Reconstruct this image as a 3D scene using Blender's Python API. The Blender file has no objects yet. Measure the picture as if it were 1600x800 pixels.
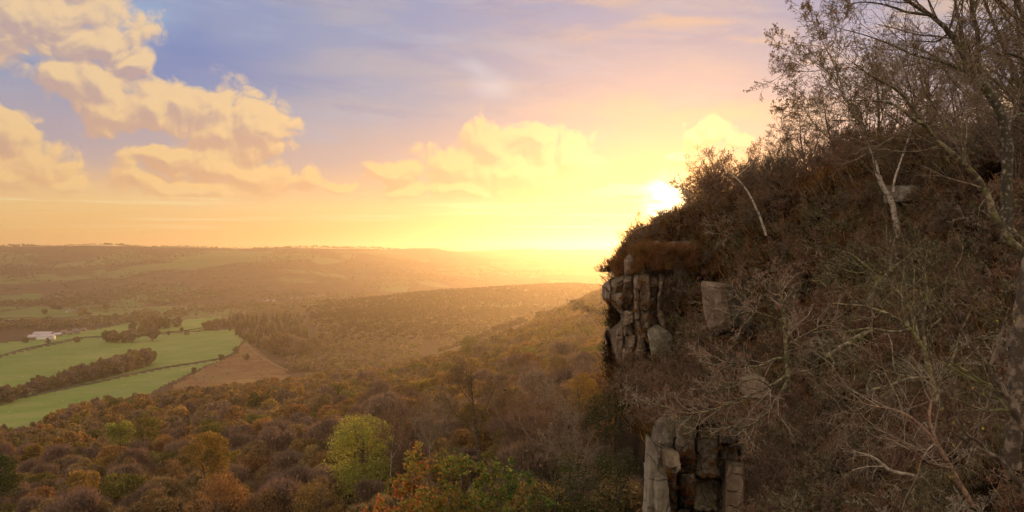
import bpy, bmesh, math, random
import numpy as np
from mathutils import Vector, Matrix, noise as mnoise

random.seed(7)
SC = bpy.context.scene
COL = SC.collection
CZ = 160.0            # camera height above datum, metres
F = 1232.0            # focal length in photograph pixels (1600 wide)

# ------------------------------------------------------------------ camera
cam_data = bpy.data.cameras.new("camera")
cam = bpy.data.objects.new("camera", cam_data)
COL.objects.link(cam)
cam.location = (0, 0, CZ)
cam.rotation_euler = (math.radians(90), 0, 0)
cam_data.sensor_width = 36.0
cam_data.lens = 36.0 * F / 1600.0
cam_data.clip_start = 0.1
cam_data.clip_end = 40000
SC.camera = cam

# ------------------------------------------------------------------ render
SC.render.engine = 'CYCLES'
cy = SC.cycles
cy.max_bounces = 6
cy.diffuse_bounces = 3
cy.glossy_bounces = 2
cy.transmission_bounces = 3
cy.transparent_max_bounces = 4
cy.volume_bounces = 1
cy.use_denoising = True
cy.use_adaptive_sampling = True
cy.adaptive_threshold = 0.02
cy.adaptive_min_samples = 12
cy.caustics_reflective = False
cy.caustics_refractive = False
SC.view_settings.view_transform = 'Standard'
SC.view_settings.look = 'None'
SC.view_settings.gamma = 1.0
SC.view_settings.use_curve_mapping = False
SC.view_settings.exposure = 0.22


def srgb(r, g, b):
    f = lambda c: c / 12.92 if c <= 0.04045 else ((c + 0.055) / 1.055) ** 2.4
    return (f(r / 255.0), f(g / 255.0), f(b / 255.0), 1.0)


class NT:
    """Small helper to write node trees as expressions."""
    def __init__(self, tree):
        self.t = tree
        self.t.nodes.clear()

    def node(self, kind, **props):
        n = self.t.nodes.new(kind)
        for k, v in props.items():
            setattr(n, k, v)
        return n

    def put(self, sock, val):
        if val is None:
            return
        if isinstance(val, bpy.types.NodeSocket):
            self.t.links.new(val, sock)
        else:
            if sock.type == 'RGBA' and not isinstance(val, (int, float)) and len(val) == 3:
                val = (*val, 1.0)
            sock.default_value = val

    def m(self, op, a, b=None, c=None, clamp=False):
        n = self.node('ShaderNodeMath', operation=op, use_clamp=clamp)
        for i, v in enumerate((a, b, c)):
            self.put(n.inputs[i], v)
        return n.outputs[0]

    def v(self, op, a, b=None, scale=None):
        n = self.node('ShaderNodeVectorMath', operation=op)
        self.put(n.inputs[0], a)
        if b is not None:
            self.put(n.inputs[1], b)
        if scale is not None:
            self.put(n.inputs['Scale'], scale)
        return n.outputs['Value'] if op in ('LENGTH', 'DOT_PRODUCT', 'DISTANCE') else n.outputs[0]

    def mix(self, f, a, b, blend='MIX'):
        n = self.node('ShaderNodeMix', data_type='RGBA', blend_type=blend)
        self.put(n.inputs[0], f)
        self.put(n.inputs[6], a)
        self.put(n.inputs[7], b)
        return n.outputs[2]

    def smooth(self, x, lo, hi, a=0.0, b=1.0):
        n = self.node('ShaderNodeMapRange', interpolation_type='SMOOTHSTEP')
        self.put(n.inputs[0], x)
        self.put(n.inputs[1], lo)
        self.put(n.inputs[2], hi)
        self.put(n.inputs[3], a)
        self.put(n.inputs[4], b)
        return n.outputs[0]

    def noise(self, vec, scale, detail=4, rough=0.55, dist=0.0, dims='3D', color=False):
        n = self.node('ShaderNodeTexNoise', noise_dimensions=dims)
        self.put(n.inputs['Vector'], vec)
        self.put(n.inputs['Scale'], scale)
        n.inputs['Detail'].default_value = detail
        n.inputs['Roughness'].default_value = rough
        n.inputs['Distortion'].default_value = dist
        return n.outputs['Color' if color else 'Fac']

    def voro(self, vec, scale, feature='F1', detail=0, rough=0.5, rnd=1.0, dims='3D', smooth=0.3):
        n = self.node('ShaderNodeTexVoronoi', feature=feature, voronoi_dimensions=dims)
        self.put(n.inputs['Vector'], vec)
        self.put(n.inputs['Scale'], scale)
        if 'Detail' in n.inputs:
            n.inputs['Detail'].default_value = detail
            n.inputs['Roughness'].default_value = rough
        n.inputs['Randomness'].default_value = rnd
        if feature == 'SMOOTH_F1':
            n.inputs['Smoothness'].default_value = smooth
        return n.outputs['Distance']

    def ramp(self, f, stops, interp='LINEAR'):
        n = self.node('ShaderNodeValToRGB')
        r = n.color_ramp
        r.interpolation = interp
        while len(r.elements) < len(stops):
            r.elements.new(0.5)
        for e, (p, c) in zip(r.elements, stops):
            e.position = p
            e.color = c if len(c) == 4 else (*c, 1)
        self.put(n.inputs[0], f)
        return n.outputs[0]

    def sep(self, vec):
        n = self.node('ShaderNodeSeparateXYZ')
        self.put(n.inputs[0], vec)
        return n.outputs

    def comb(self, x, y, z):
        n = self.node('ShaderNodeCombineXYZ')
        for i, q in enumerate((x, y, z)):
            self.put(n.inputs[i], q)
        return n.outputs[0]


def ang(u, v):
    """azimuth and elevation of a direction seen at photograph pixel (u, v)"""
    a = math.atan((u - 800) / F)
    return a, math.atan((400 - v) / F * math.cos(a))


# ------------------------------------------------------------------ sun + sky
SUN_AZ, SUN_EL = ang(1046, 318)
sun_dir = Vector((math.sin(SUN_AZ) * math.cos(SUN_EL), math.cos(SUN_AZ) * math.cos(SUN_EL), math.sin(SUN_EL)))
sd = bpy.data.lights.new("sun", 'SUN')
sd.energy = 4.3
sd.angle = math.radians(0.5)
sd.color = (1.0, 0.55, 0.21)
sun = bpy.data.objects.new("sun", sd)
COL.objects.link(sun)
sun.rotation_euler = sun_dir.to_track_quat('Z', 'Y').to_euler()
sun.location = sun_dir * 500 + Vector((0, 0, CZ))

world = bpy.data.worlds.new("World")
SC.world = world
world.use_nodes = True
world.cycles.sampling_method = 'MANUAL'
world.cycles.sample_map_resolution = 512
W = NT(world.node_tree)


def build_sky():
    tc = W.node('ShaderNodeTexCoord').outputs['Generated']
    x, y, z = W.sep(tc)
    az = W.m('ARCTAN2', x, y)
    el = W.m('ARCSINE', W.m('MINIMUM', W.m('MAXIMUM', z, -1.0), 1.0))
    # distance from the sun
    cosang = W.v('DOT_PRODUCT', tc, tuple(sun_dir))
    sa = W.m('ARCCOSINE', W.m('MINIMUM', cosang, 0.999999))
    # ---- clear sky and high veil
    sky = W.node('ShaderNodeTexSky', sky_type='NISHITA')
    sky.sun_disc = False
    sky.sun_elevation = SUN_EL
    sky.sun_rotation = SUN_AZ
    sky.altitude = 200
    sky.air_density = 1.0
    sky.dust_density = 2.0
    elw = W.m('ADD', el, W.m('MULTIPLY', W.m('SUBTRACT', W.noise(W.comb(W.m('MULTIPLY', az, 2.0), W.m('MULTIPLY', el, 12.0), 0.3), 2.0, 4, 0.55), 0.5), 0.05))
    e01 = W.m('DIVIDE', elw, 1.0)
    base = W.ramp(e01, [
        (0.000, srgb(244, 184, 112)), (0.030, srgb(248, 198, 126)), (0.062, srgb(248, 208, 148)),
        (0.085, srgb(234, 192, 156)), (0.130, srgb(200, 176, 176)), (0.190, srgb(156, 166, 196)),
        (0.300, srgb(142, 160, 204)), (0.450, srgb(196, 192, 202)), (0.999, srgb(252, 228, 204))])  # overhead stops, out of view, brightened to add light on the foreground
    # streaks of high cloud, drawn out along the horizon
    sv = W.comb(W.m('MULTIPLY', az, 1.0), W.m('MULTIPLY', W.m('ADD', el, W.m('MULTIPLY', az, 0.06)), 5.0), 0.0)
    st1 = W.noise(sv, 3.6, 6, 0.55, 0.4)
    st2 = W.noise(W.v('ADD', sv, (4.3, 1.7, 0.0)), 6.5, 5, 0.55, 0.3)
    veil = W.smooth(st1, 0.45, 0.66)
    veil = W.m('MULTIPLY', veil, W.smooth(el, 0.09, 0.17))
    base = W.mix(W.m('MULTIPLY', veil, 0.7), base, srgb(184, 180, 192))
    vl2 = W.m('MULTIPLY', W.smooth(st2, 0.52, 0.72), W.smooth(el, 0.10, 0.2))
    base = W.mix(W.m('MULTIPLY', vl2, 0.45), base, srgb(172, 184, 214))
    vl3 = W.m('MULTIPLY', W.smooth(W.noise(W.v('ADD', sv, (9.1, 3.3, 0.0)), 4.6, 6, 0.6, 0.4), 0.48, 0.68), W.smooth(el, 0.10, 0.2))
    base = W.mix(W.m('MULTIPLY', W.m('MULTIPLY', vl3, W.smooth(az, -0.15, 0.25)), 0.7), base, srgb(226, 192, 164))
    vl4 = W.m('MULTIPLY', W.smooth(W.noise(W.v('ADD', sv, (2.7, 8.3, 0.0)), 7.5, 6, 0.62, 0.5), 0.52, 0.68), W.smooth(el, 0.12, 0.2))
    base = W.mix(W.m('MULTIPLY', vl4, 0.5), base, srgb(134, 148, 192))
    # unseen sky away from the sun: warm brightness added to lift the foreground
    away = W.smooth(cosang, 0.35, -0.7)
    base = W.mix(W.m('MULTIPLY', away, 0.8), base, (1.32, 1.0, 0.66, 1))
    # clear blue hole between the cumulus and the veil
    def blob(cu, cv, ru, rv, soft_lo=0.0, soft_hi=1.0, vec=None):
        ca, ce = ang(cu, cv)
        d = W.v('LENGTH', W.v('MULTIPLY', W.v('SUBTRACT', vec, (ca, ce, 0)), (F / ru, F / rv, 0)))
        return W.smooth(W.m('SUBTRACT', 1.0, d), soft_lo, soft_hi)
    ae = W.comb(az, el, 0.0)
    wob = W.v('SCALE', W.v('SUBTRACT', W.noise(ae, 7.0, 4, 0.55, color=True), (0.5, 0.5, 0.5)), scale=0.09)
    aew = W.v('ADD', ae, wob)
    base = W.mix(W.m('MULTIPLY', blob(300, 105, 260, 95, vec=aew), 0.80), base, srgb(108, 136, 200))
    base = W.mix(W.m('MULTIPLY', blob(215, 15, 110, 60, vec=aew), 0.6), base, srgb(158, 190, 226))
    base = W.mix(W.m('MULTIPLY', blob(60, 200, 230, 90, vec=aew), 0.6), base, srgb(176, 164, 184))
    base = W.mix(W.m('MULTIPLY', blob(770, 130, 60, 34, vec=aew), 0.6), base, srgb(206, 214, 232))
    base = W.mix(W.m('MULTIPLY', blob(740, 100, 50, 22, vec=aew), 0.5), base, srgb(200, 210, 232))
    # warm wash round the sun
    wash = W.m('POWER', 2.718, W.m('DIVIDE', sa, -0.118))
    base = W.mix(W.m('MULTIPLY', wash, 0.85), base, srgb(208, 132, 82))
    # ---- cumulus
    g = bpy.data.node_groups.new("cumulus", 'ShaderNodeTree')
    g.interface.new_socket("p", in_out='INPUT', socket_type='NodeSocketVector')
    g.interface.new_socket("f", in_out='OUTPUT', socket_type='NodeSocketFloat')
    g.interface.new_socket("body", in_out='OUTPUT', socket_type='NodeSocketFloat')
    G = NT(g)
    gi, go = G.node('NodeGroupInput'), G.node('NodeGroupOutput')
    p = gi.outputs[0]
    p3 = G.v('ADD', p, (0, 0, 0.37))
    w1 = G.v('SCALE', G.v('SUBTRACT', G.noise(p3, 16.0, 2, 0.5, color=True, dims='2D'), (0.5, 0.5, 0.5)), scale=0.035)
    pw = G.v('ADD', p, w1)
    cl = [  # u, v, half width, half height (photograph pixels) of each cumulus mass
        (40, 20, 190, 85), (160, 70, 75, 55), (215, 100, 35, 22),
        (95, 128, 66, 36), (165, 138, 60, 42), (225, 168, 52, 34), (165, 175, 60, 36),
        (330, 165, 66, 48), (395, 195, 62, 48), (285, 165, 46, 34), (345, 205, 80, 34), (425, 205, 40, 34),
        (15, 215, 66, 50), (60, 255, 56, 46), (20, 280, 70, 40), (100, 285, 36, 20),
        (255, 246, 58, 30), (330, 262, 60, 34), (220, 282, 46, 36), (400, 274, 54, 28), (475, 284, 46, 20), (525, 290, 26, 11), (300, 298, 130, 22),
        (765, 226, 48, 40), (838, 222, 44, 38), (705, 258, 52, 36), (620, 272, 50, 24), (585, 268, 24, 17), (895, 250, 42, 36), (800, 272, 120, 44), (720, 300, 90, 20),
        (1105, 208, 42, 22), (1150, 220, 40, 16), (1055, 244, 20, 10), (1010, 305, 60, 18), (945, 312, 60, 14),
        (640, 306, 40, 10), (350, 322, 46, 8), (-190, 150, 150, 60), (-120, 260, 110, 40), (-320, 230, 140, 60), (1700, 120, 200, 60), (1900, 230, 150, 50)]
    f = None
    for (cu, cv, ru, rv) in cl:
        ca, ce = ang(cu, cv)
        k = math.cos(ca)
        d = G.v('LENGTH', G.v('MULTIPLY', G.v('SUBTRACT', pw, (ca, ce, 0)), (F / (ru * k * k), F / (rv * k), 0)))
        fi = G.m('SUBTRACT', 1.34, d)
        fi = G.m('MAXIMUM', fi, -1.2)
        f = fi if f is None else G.m('SMOOTH_MAX', f, fi, 0.5)
    body = f
    pv = G.v('MULTIPLY', pw, (1.0, 1.12, 1.0))
    # cauliflower puffs of three sizes: each cell a rounded boss
    for (sc, amp, zz) in ((17.0, 0.34, 0.2), (36.0, 0.22, 0.5), (80.0, 0.12, 0.9)):
        q = G.v('ADD', pv, (zz, zz * 0.7, 0.0))
        vd = G.voro(q, sc, 'SMOOTH_F1', 0.0, 0.5, dims='2D', smooth=0.12)
        boss = G.m('SUBTRACT', 1.0, G.m('MULTIPLY', G.m('MULTIPLY', vd, vd), 2.4))
        f = G.m('ADD', f, G.m('MULTIPLY', G.m('SUBTRACT', boss, 0.45), amp))
    fine = G.noise(G.v('ADD', pv, (0, 0, 0.7)), 34.0, 8, 0.68, dims='2D')
    f = G.m('ADD', f, G.m('MULTIPLY', G.m('SUBTRACT', fine, 0.5), 0.95))
    G.put(go.inputs[0], f)
    G.put(go.inputs[1], body)

    def cum(vec):
        n = W.node('ShaderNodeGroup')
        n.node_tree = g
        W.put(n.inputs[0], vec)
        return n.outputs
    f0, b0 = cum(ae)[:2]
    f1, b1 = cum(W.v('ADD', ae, (0.0045, 0.0075, 0)))[:2]
    db = W.m('SUBTRACT', b0, b1)
    df = W.m('SUBTRACT', f0, f1)
    dens = W.smooth(f0, 0.16, W.m('ADD', 0.42, W.m('MULTIPLY', st1, 0.45)))
    lit = W.smooth(W.m('ADD', W.m('MULTIPLY', df, 1.25), W.m('MULTIPLY', db, 0.9)), -0.58, 0.56)
    litc = W.mix(W.smooth(el, 0.07, 0.26), srgb(255, 210, 146), srgb(255, 218, 168))
    shc = W.mix(W.smooth(el, 0.07, 0.24), srgb(228, 172, 130), srgb(212, 174, 156))
    shc = W.mix(0.22, shc, base)
    near_sun = W.m('POWER', 2.718, W.m('DIVIDE', sa, -0.09))
    litc = W.mix(near_sun, litc, (1.4, 0.92, 0.50, 1))
    shc = W.mix(near_sun, shc, (0.85, 0.46, 0.18, 1))
    cloud = W.mix(lit, shc, litc)
    dens = W.m('MULTIPLY', dens, W.smooth(el, 0.055, 0.085))
    dens = W.m('MULTIPLY', dens, 0.95)
    col = W.mix(dens, base, cloud)
    # long bright bars low down
    bar = W.noise(W.comb(W.m('MULTIPLY', az, 2.2), W.m('MULTIPLY', el, 60.0), 1.3), 2.0, 3, 0.5)
    bar = W.m('MULTIPLY', W.smooth(bar, 0.52, 0.68), W.m('MULTIPLY', W.smooth(el, 0.02, 0.045), W.smooth(el, 0.085, 0.065)))
    col = W.mix(W.m('MULTIPLY', bar, 0.45), col, srgb(255, 236, 186))
    # the aureole of the sun behind thin cloud
    g1 = W.m('MULTIPLY', W.m('POWER', 2.718, W.m('DIVIDE', W.m('MULTIPLY', sa, sa), -0.00045)), 7.0)
    g1 = W.m('MULTIPLY', g1, W.m('ADD', 0.15, W.m('MULTIPLY', W.smooth(W.noise(W.comb(W.m('MULTIPLY', az, 1.0), W.m('MULTIPLY', el, 2.6), 0.0), 26.0, 5, 0.6, 0.5), 0.34, 0.66), 1.3)))
    g2 = W.m('MULTIPLY', W.m('POWER', 2.718, W.m('DIVIDE', sa, -0.045)), 0.22)
    glow = W.v('SCALE', (1.0, 0.78, 0.46), scale=W.m('ADD', g1, g2))
    col = W.v('ADD', col, glow)
    # below the horizon the ground is built; the far air there keeps the horizon's tone
    low = W.smooth(el, -0.12, 0.0)
    col = W.mix(low, srgb(120, 95, 78), col)
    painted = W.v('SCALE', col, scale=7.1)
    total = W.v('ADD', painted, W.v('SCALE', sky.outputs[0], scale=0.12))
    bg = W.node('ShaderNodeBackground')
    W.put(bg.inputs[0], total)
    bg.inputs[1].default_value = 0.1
    out = W.node('ShaderNodeOutputWorld')
    W.t.links.new(bg.outputs[0], out.inputs[0])


build_sky()


# ------------------------------------------------------------------ materials
def material(name, build):
    mt = bpy.data.materials.new(name)
    mt.use_nodes = True
    t = NT(mt.node_tree)
    sh = build(t)
    out = t.node('ShaderNodeOutputMaterial')
    t.t.links.new(sh, out.inputs['Surface'])
    return mt


def principled(t, color, rough=0.9, spec=0.2, bump=None, bump_s=0.3, bump_d=0.05):
    n = t.node('ShaderNodeBsdfPrincipled')
    t.put(n.inputs['Base Color'], color)
    t.put(n.inputs['Roughness'], rough)
    n.inputs['Specular IOR Level'].default_value = spec
    if bump is not None:
        b = t.node('ShaderNodeBump')
        b.inputs['Strength'].default_value = bump_s
        b.inputs['Distance'].default_value = bump_d
        t.put(b.inputs['Height'], bump)
        t.t.links.new(b.outputs[0], n.inputs['Normal'])
    return n.outputs[0]


def opos(t):
    return t.node('ShaderNodeTexCoord').outputs['Object']


def gpos(t):
    return t.node('ShaderNodeNewGeometry').outputs['Position']


def orand(t):
    return t.node('ShaderNodeObjectInfo').outputs['Random']


def leaf_mat(name, cols, transl=0.35, nscale=0.5, hue=0.03, val=0.35):
    """leafy stuff: colours mixed by a noise through the crown and a per-tree shift"""
    def b(t):
        r = orand(t)
        isl = t.node('ShaderNodeNewGeometry').outputs['Random Per Island']
        n = t.noise(gpos(t), nscale, 3, 0.6)
        f = t.m('ADD', t.m('MULTIPLY', t.smooth(n, 0.3, 0.7), 0.55), t.m('MULTIPLY', isl, 0.45))
        k = len(cols) - 1
        c = t.ramp(f, [(0.05 + 0.9 * i / max(k, 1), q) for i, q in enumerate(cols)])
        h = t.node('ShaderNodeHueSaturation')
        t.put(h.inputs['Hue'], t.m('ADD', 0.5, t.m('MULTIPLY', t.m('SUBTRACT', r, 0.5), hue)))
        r2 = t.m('FRACT', t.m('MULTIPLY', r, 17.31))
        t.put(h.inputs['Value'], t.m('ADD', 1.0 - val / 2, t.m('MULTIPLY', r2, val)))
        t.put(h.inputs['Color'], c)
        c = h.outputs[0]
        d = t.node('ShaderNodeBsdfDiffuse')
        t.put(d.inputs[0], c)
        tr = t.node('ShaderNodeBsdfTranslucent')
        t.put(tr.inputs[0], t.mix(0.5, c, (1.0, 0.78, 0.42, 1), 'MULTIPLY'))
        mx = t.node('ShaderNodeMixShader')
        mx.inputs[0].default_value = transl
        t.t.links.new(d.outputs[0], mx.inputs[1])
        t.t.links.new(tr.outputs[0], mx.inputs[2])
        return mx.outputs[0]
    return material(name, b)


def bark_mat(name, dark, pale, lo=0.45, hi=0.62, scale=6.0, moss=None):
    def b(t):
        p = opos(t)
        n = t.noise(p, scale, 5, 0.65)
        n2 = t.noise(p, scale * 0.35, 3, 0.6)
        c = t.mix(t.smooth(n, lo, hi), dark, pale)
        if moss:
            c = t.mix(t.m('MULTIPLY', t.smooth(n2, 0.5, 0.62), 0.7), c, moss)
        r = orand(t)
        c = t.mix(t.m('MULTIPLY', r, 0.35), c, (0.03, 0.022, 0.016, 1))
        return principled(t, c, 0.85, 0.25, n, 0.5, 0.01)
    return material(name, b)


M = {}
M['leaf_bare'] = leaf_mat('bare_twig_crown', [(0.141, 0.105, 0.089), (0.255, 0.185, 0.151), (0.362, 0.255, 0.188)], 0.25, 0.25)
M['leaf_brown'] = leaf_mat('brown_crown', [(0.142, 0.108, 0.062), (0.271, 0.199, 0.106), (0.393, 0.28, 0.136)], 0.30, 0.25)
M['leaf_russet'] = leaf_mat('russet_crown', [(0.176, 0.117, 0.058), (0.326, 0.215, 0.094), (0.502, 0.331, 0.125)], 0.46, 0.25)
M['leaf_gold'] = leaf_mat('gold_crown', [(0.151, 0.124, 0.043), (0.302, 0.225, 0.067), (0.464, 0.337, 0.092)], 0.48, 0.25)
M['leaf_olive'] = leaf_mat('olive_crown', [(0.095, 0.095, 0.034), (0.19, 0.18, 0.055), (0.29, 0.26, 0.075)], 0.35, 0.3)
M['leaf_pale'] = leaf_mat('pale_green_crown', [(0.15, 0.19, 0.05), (0.29, 0.33, 0.085), (0.43, 0.44, 0.12)], 0.45, 0.35)
M['leaf_dark'] = leaf_mat('dark_green_crown', [(0.035, 0.05, 0.02), (0.065, 0.088, 0.032), (0.11, 0.135, 0.05)], 0.25, 0.5)
M['needle'] = leaf_mat('conifer_needles', [(0.035, 0.030, 0.014), (0.065, 0.055, 0.022), (0.095, 0.075, 0.03)], 0.2, 0.2)
M['leaf_dead'] = leaf_mat('dead_leaf', [(0.172, 0.086, 0.048), (0.31, 0.155, 0.086), (0.46, 0.276, 0.161)], 0.35, 0.8)
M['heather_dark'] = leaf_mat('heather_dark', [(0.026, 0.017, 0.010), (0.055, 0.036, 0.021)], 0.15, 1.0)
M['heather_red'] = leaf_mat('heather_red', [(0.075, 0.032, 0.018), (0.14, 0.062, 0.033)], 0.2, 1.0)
M['bracken'] = leaf_mat('dead_bracken_frond', [(0.17, 0.085, 0.034), (0.34, 0.18, 0.068)], 0.35, 1.0)
M['bilberry'] = leaf_mat('bilberry', [(0.055, 0.06, 0.018), (0.13, 0.125, 0.036)], 0.25, 1.0)
M['sere_grass'] = leaf_mat('sere_grass', [(0.32, 0.20, 0.085), (0.50, 0.34, 0.15)], 0.65, 1.0)
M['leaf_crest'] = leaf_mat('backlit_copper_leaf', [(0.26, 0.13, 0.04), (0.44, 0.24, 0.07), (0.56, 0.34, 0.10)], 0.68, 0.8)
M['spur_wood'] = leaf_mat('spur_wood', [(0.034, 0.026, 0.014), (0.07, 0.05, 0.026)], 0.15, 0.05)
M['leaf_yellow'] = leaf_mat('yellow_leaf', [(0.40, 0.30, 0.04), (0.60, 0.50, 0.08)], 0.4, 1.0)
M['leaf_birch'] = leaf_mat('birch_leaf', [(0.12, 0.082, 0.038), (0.228, 0.162, 0.06), (0.312, 0.18, 0.066)], 0.35, 0.8)
M['bush_red'] = leaf_mat('orange_red_leaf', [(0.506, 0.143, 0.05), (0.682, 0.319, 0.083), (0.616, 0.418, 0.099)], 0.45, 2.0)
M['bush_yellow'] = leaf_mat('yellow_green_leaf', [(0.213, 0.235, 0.056), (0.426, 0.414, 0.09), (0.582, 0.47, 0.112)], 0.45, 2.0)
M['bush_green'] = leaf_mat('green_leaf', [(0.069, 0.138, 0.04), (0.138, 0.23, 0.063), (0.23, 0.322, 0.092)], 0.4, 2.0)
M['bark'] = bark_mat('grey_bark', (0.075, 0.058, 0.046, 1), (0.26, 0.21, 0.165, 1))
M['bark_olive'] = bark_mat('mossy_bark', (0.10, 0.085, 0.055, 1), (0.384, 0.336, 0.216, 1), moss=(0.19, 0.20, 0.06, 1))
M['bark_pale'] = bark_mat('pale_twig_bark', (0.24, 0.19, 0.145, 1), (0.50, 0.43, 0.34, 1), 0.35, 0.6)
M['bark_lichen'] = bark_mat('lichen_bark', (0.075, 0.062, 0.046, 1), (0.42, 0.42, 0.34, 1), 0.5, 0.66, 7.0, moss=(0.07, 0.075, 0.03, 1))
M['twig'] = bark_mat('dark_twig', (0.10, 0.076, 0.054, 1), (0.348, 0.27, 0.192, 1), 0.35, 0.65, 9.0)
M['twig_red'] = bark_mat('reddish_twig', (0.14, 0.088, 0.062, 1), (0.408, 0.27, 0.192, 1), 0.35, 0.65, 9.0)


def birch_build(t):
    p = opos(t)
    x, y, z = t.sep(p)
    n = t.noise(t.comb(t.m('MULTIPLY', x, 3.0), t.m('MULTIPLY', y, 3.0), t.m('MULTIPLY', z, 11.0)), 1.6, 4, 0.6)
    n2 = t.noise(p, 2.2, 4, 0.6)
    c = t.mix(t.smooth(n, 0.52, 0.62), (0.56, 0.50, 0.44, 1), (0.055, 0.042, 0.035, 1))
    c = t.mix(t.smooth(n2, 0.52, 0.7), c, (0.14, 0.11, 0.08, 1))
    return principled(t, c, 0.75, 0.3, n, 0.4, 0.008)


M['birch'] = material('birch_bark', birch_build)


def rock_build(dark, mid, pale, moss_amt=0.5, red=0.3):
    def b(t):
        p = gpos(t)
        n1 = t.noise(p, 0.45, 6, 0.62, 0.4)
        n2 = t.noise(p, 2.6, 8, 0.68, 0.2)
        n3 = t.noise(t.v('MULTIPLY', p, (1.0, 1.0, 0.25)), 1.5, 5, 0.6)
        v = t.voro(p, 3.2, 'F1', 2, 0.5)
        c = t.mix(t.smooth(n1, 0.35, 0.65), dark, mid)
        c = t.mix(t.m('MULTIPLY', t.smooth(n3, 0.5, 0.68), 0.6), c, pale)
        c = t.mix(t.m('MULTIPLY', t.smooth(n3, 0.48, 0.3), red), c, (0.12, 0.055, 0.032, 1))
        # crusts of lichen
        lich = t.m('MULTIPLY', t.smooth(n2, 0.57, 0.64), t.smooth(n1, 0.40, 0.60))
        c = t.mix(t.m('MULTIPLY', lich, 0.75), c, (0.42, 0.40, 0.33, 1))
        spots = t.m('MULTIPLY', t.smooth(v, 0.17, 0.11), t.smooth(t.noise(p, 0.9, 2), 0.52, 0.6))
        c = t.mix(t.m('MULTIPLY', spots, 0.7), c, (0.50, 0.49, 0.43, 1))
        # moss sits on upward faces
        nz = t.sep(t.node('ShaderNodeNewGeometry').outputs['Normal'])[2]
        ms = t.m('MULTIPLY', t.smooth(t.m('ADD', nz, t.m('MULTIPLY', t.m('SUBTRACT', n2, 0.5), 1.2)), 0.45, 0.8), moss_amt)
        c = t.mix(ms, c, (0.065, 0.055, 0.018, 1))
        crack = t.node('ShaderNodeTexVoronoi', feature='DISTANCE_TO_EDGE')
        t.put(crack.inputs['Vector'], t.v('ADD', t.v('MULTIPLY', p, (0.55, 0.55, 0.9)), t.v('SCALE', t.noise(p, 1.1, 3, 0.6, color=True), scale=0.5)))
        crack.inputs['Scale'].default_value = 1.0
        cr = t.smooth(crack.outputs['Distance'], 0.0, 0.035)
        h = t.m('ADD', t.m('ADD', t.m('MULTIPLY', n2, 0.6), t.m('MULTIPLY', n1, 1.0)), t.m('MULTIPLY', cr, 0.5))
        return principled(t, c, 0.92, 0.15, h, 0.9, 0.22)
    return b


M['rock'] = material('gritstone', rock_build((0.16, 0.12, 0.09, 1), (0.31, 0.24, 0.185, 1), (0.42, 0.35, 0.28, 1)))
M['rock_purple'] = material('purple_gritstone', rock_build((0.14, 0.092, 0.082, 1), (0.24, 0.165, 0.145, 1), (0.34, 0.25, 0.215, 1), 0.3))
M['rock_dark'] = material('dark_gritstone', rock_build((0.075, 0.062, 0.05, 1), (0.16, 0.135, 0.11, 1), (0.26, 0.23, 0.19, 1), 0.7, 0.35))  # gritstone in darker tones, with the most moss
M['rock_pale'] = material('lichened_gritstone', rock_build((0.19, 0.175, 0.145, 1), (0.34, 0.31, 0.255, 1), (0.47, 0.45, 0.38, 1), 0.6, 0.3))
M['moss'] = leaf_mat('moss_green', [(0.035, 0.038, 0.010), (0.07, 0.075, 0.018)], 0.15, 2.0)


def ground_build(stops, scale=0.05, fine=1.5, bump=0.3, warp=None):
    def b(t):
        p = gpos(t)
        n1 = t.noise(p, scale, 5, 0.6)
        n2 = t.noise(p, fine, 4, 0.65)
        f = t.m('ADD', t.m('MULTIPLY', n1, 0.65), t.m('MULTIPLY', n2, 0.35))
        c = t.ramp(f, stops)
        return principled(t, c, 0.95, 0.1, n2, bump, 0.2)
    return b




def pasture_build(stops):
    def b(t):
        p = gpos(t)
        n1 = t.noise(p, 0.02, 5, 0.6)
        n2 = t.noise(p, 0.35, 4, 0.65)
        st = t.noise(t.v('MULTIPLY', p, (0.012, 0.16, 0.0)), 1.0, 4, 0.6, 0.6)
        f = t.m('ADD', t.m('ADD', t.m('MULTIPLY', n1, 0.5), t.m('MULTIPLY', n2, 0.2)), t.m('MULTIPLY', st, 0.3))
        c = t.ramp(f, stops)
        rush = t.m('MULTIPLY', t.smooth(t.noise(p, 0.09, 5, 0.7), 0.56, 0.66), 0.45)
        c = t.mix(rush, c, (0.12, 0.13, 0.05, 1))
        return principled(t, c, 0.95, 0.1, n2, 0.3, 0.2)
    return b


M['field'] = material('pasture', pasture_build([(0.32, (0.12, 0.19, 0.045)), (0.47, (0.17, 0.245, 0.06)), (0.56, (0.21, 0.255, 0.085)), (0.68, (0.26, 0.27, 0.11))]))
M['field_far'] = material('far_pasture', ground_build([(0.3, (0.10, 0.13, 0.04)), (0.5, (0.14, 0.165, 0.05)), (0.7, (0.17, 0.16, 0.07))], 0.01, 0.1))
M['bracken_ground'] = material('dead_bracken', ground_build([(0.32, (0.12, 0.062, 0.030)), (0.46, (0.21, 0.105, 0.05)), (0.56, (0.24, 0.15, 0.065)), (0.68, (0.19, 0.17, 0.06))], 0.035, 0.4))
M['woodfloor'] = material('leaf_litter', ground_build([(0.3, (0.05, 0.032, 0.02)), (0.5, (0.095, 0.055, 0.03)), (0.7, (0.13, 0.08, 0.04))], 0.05, 0.6))


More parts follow.
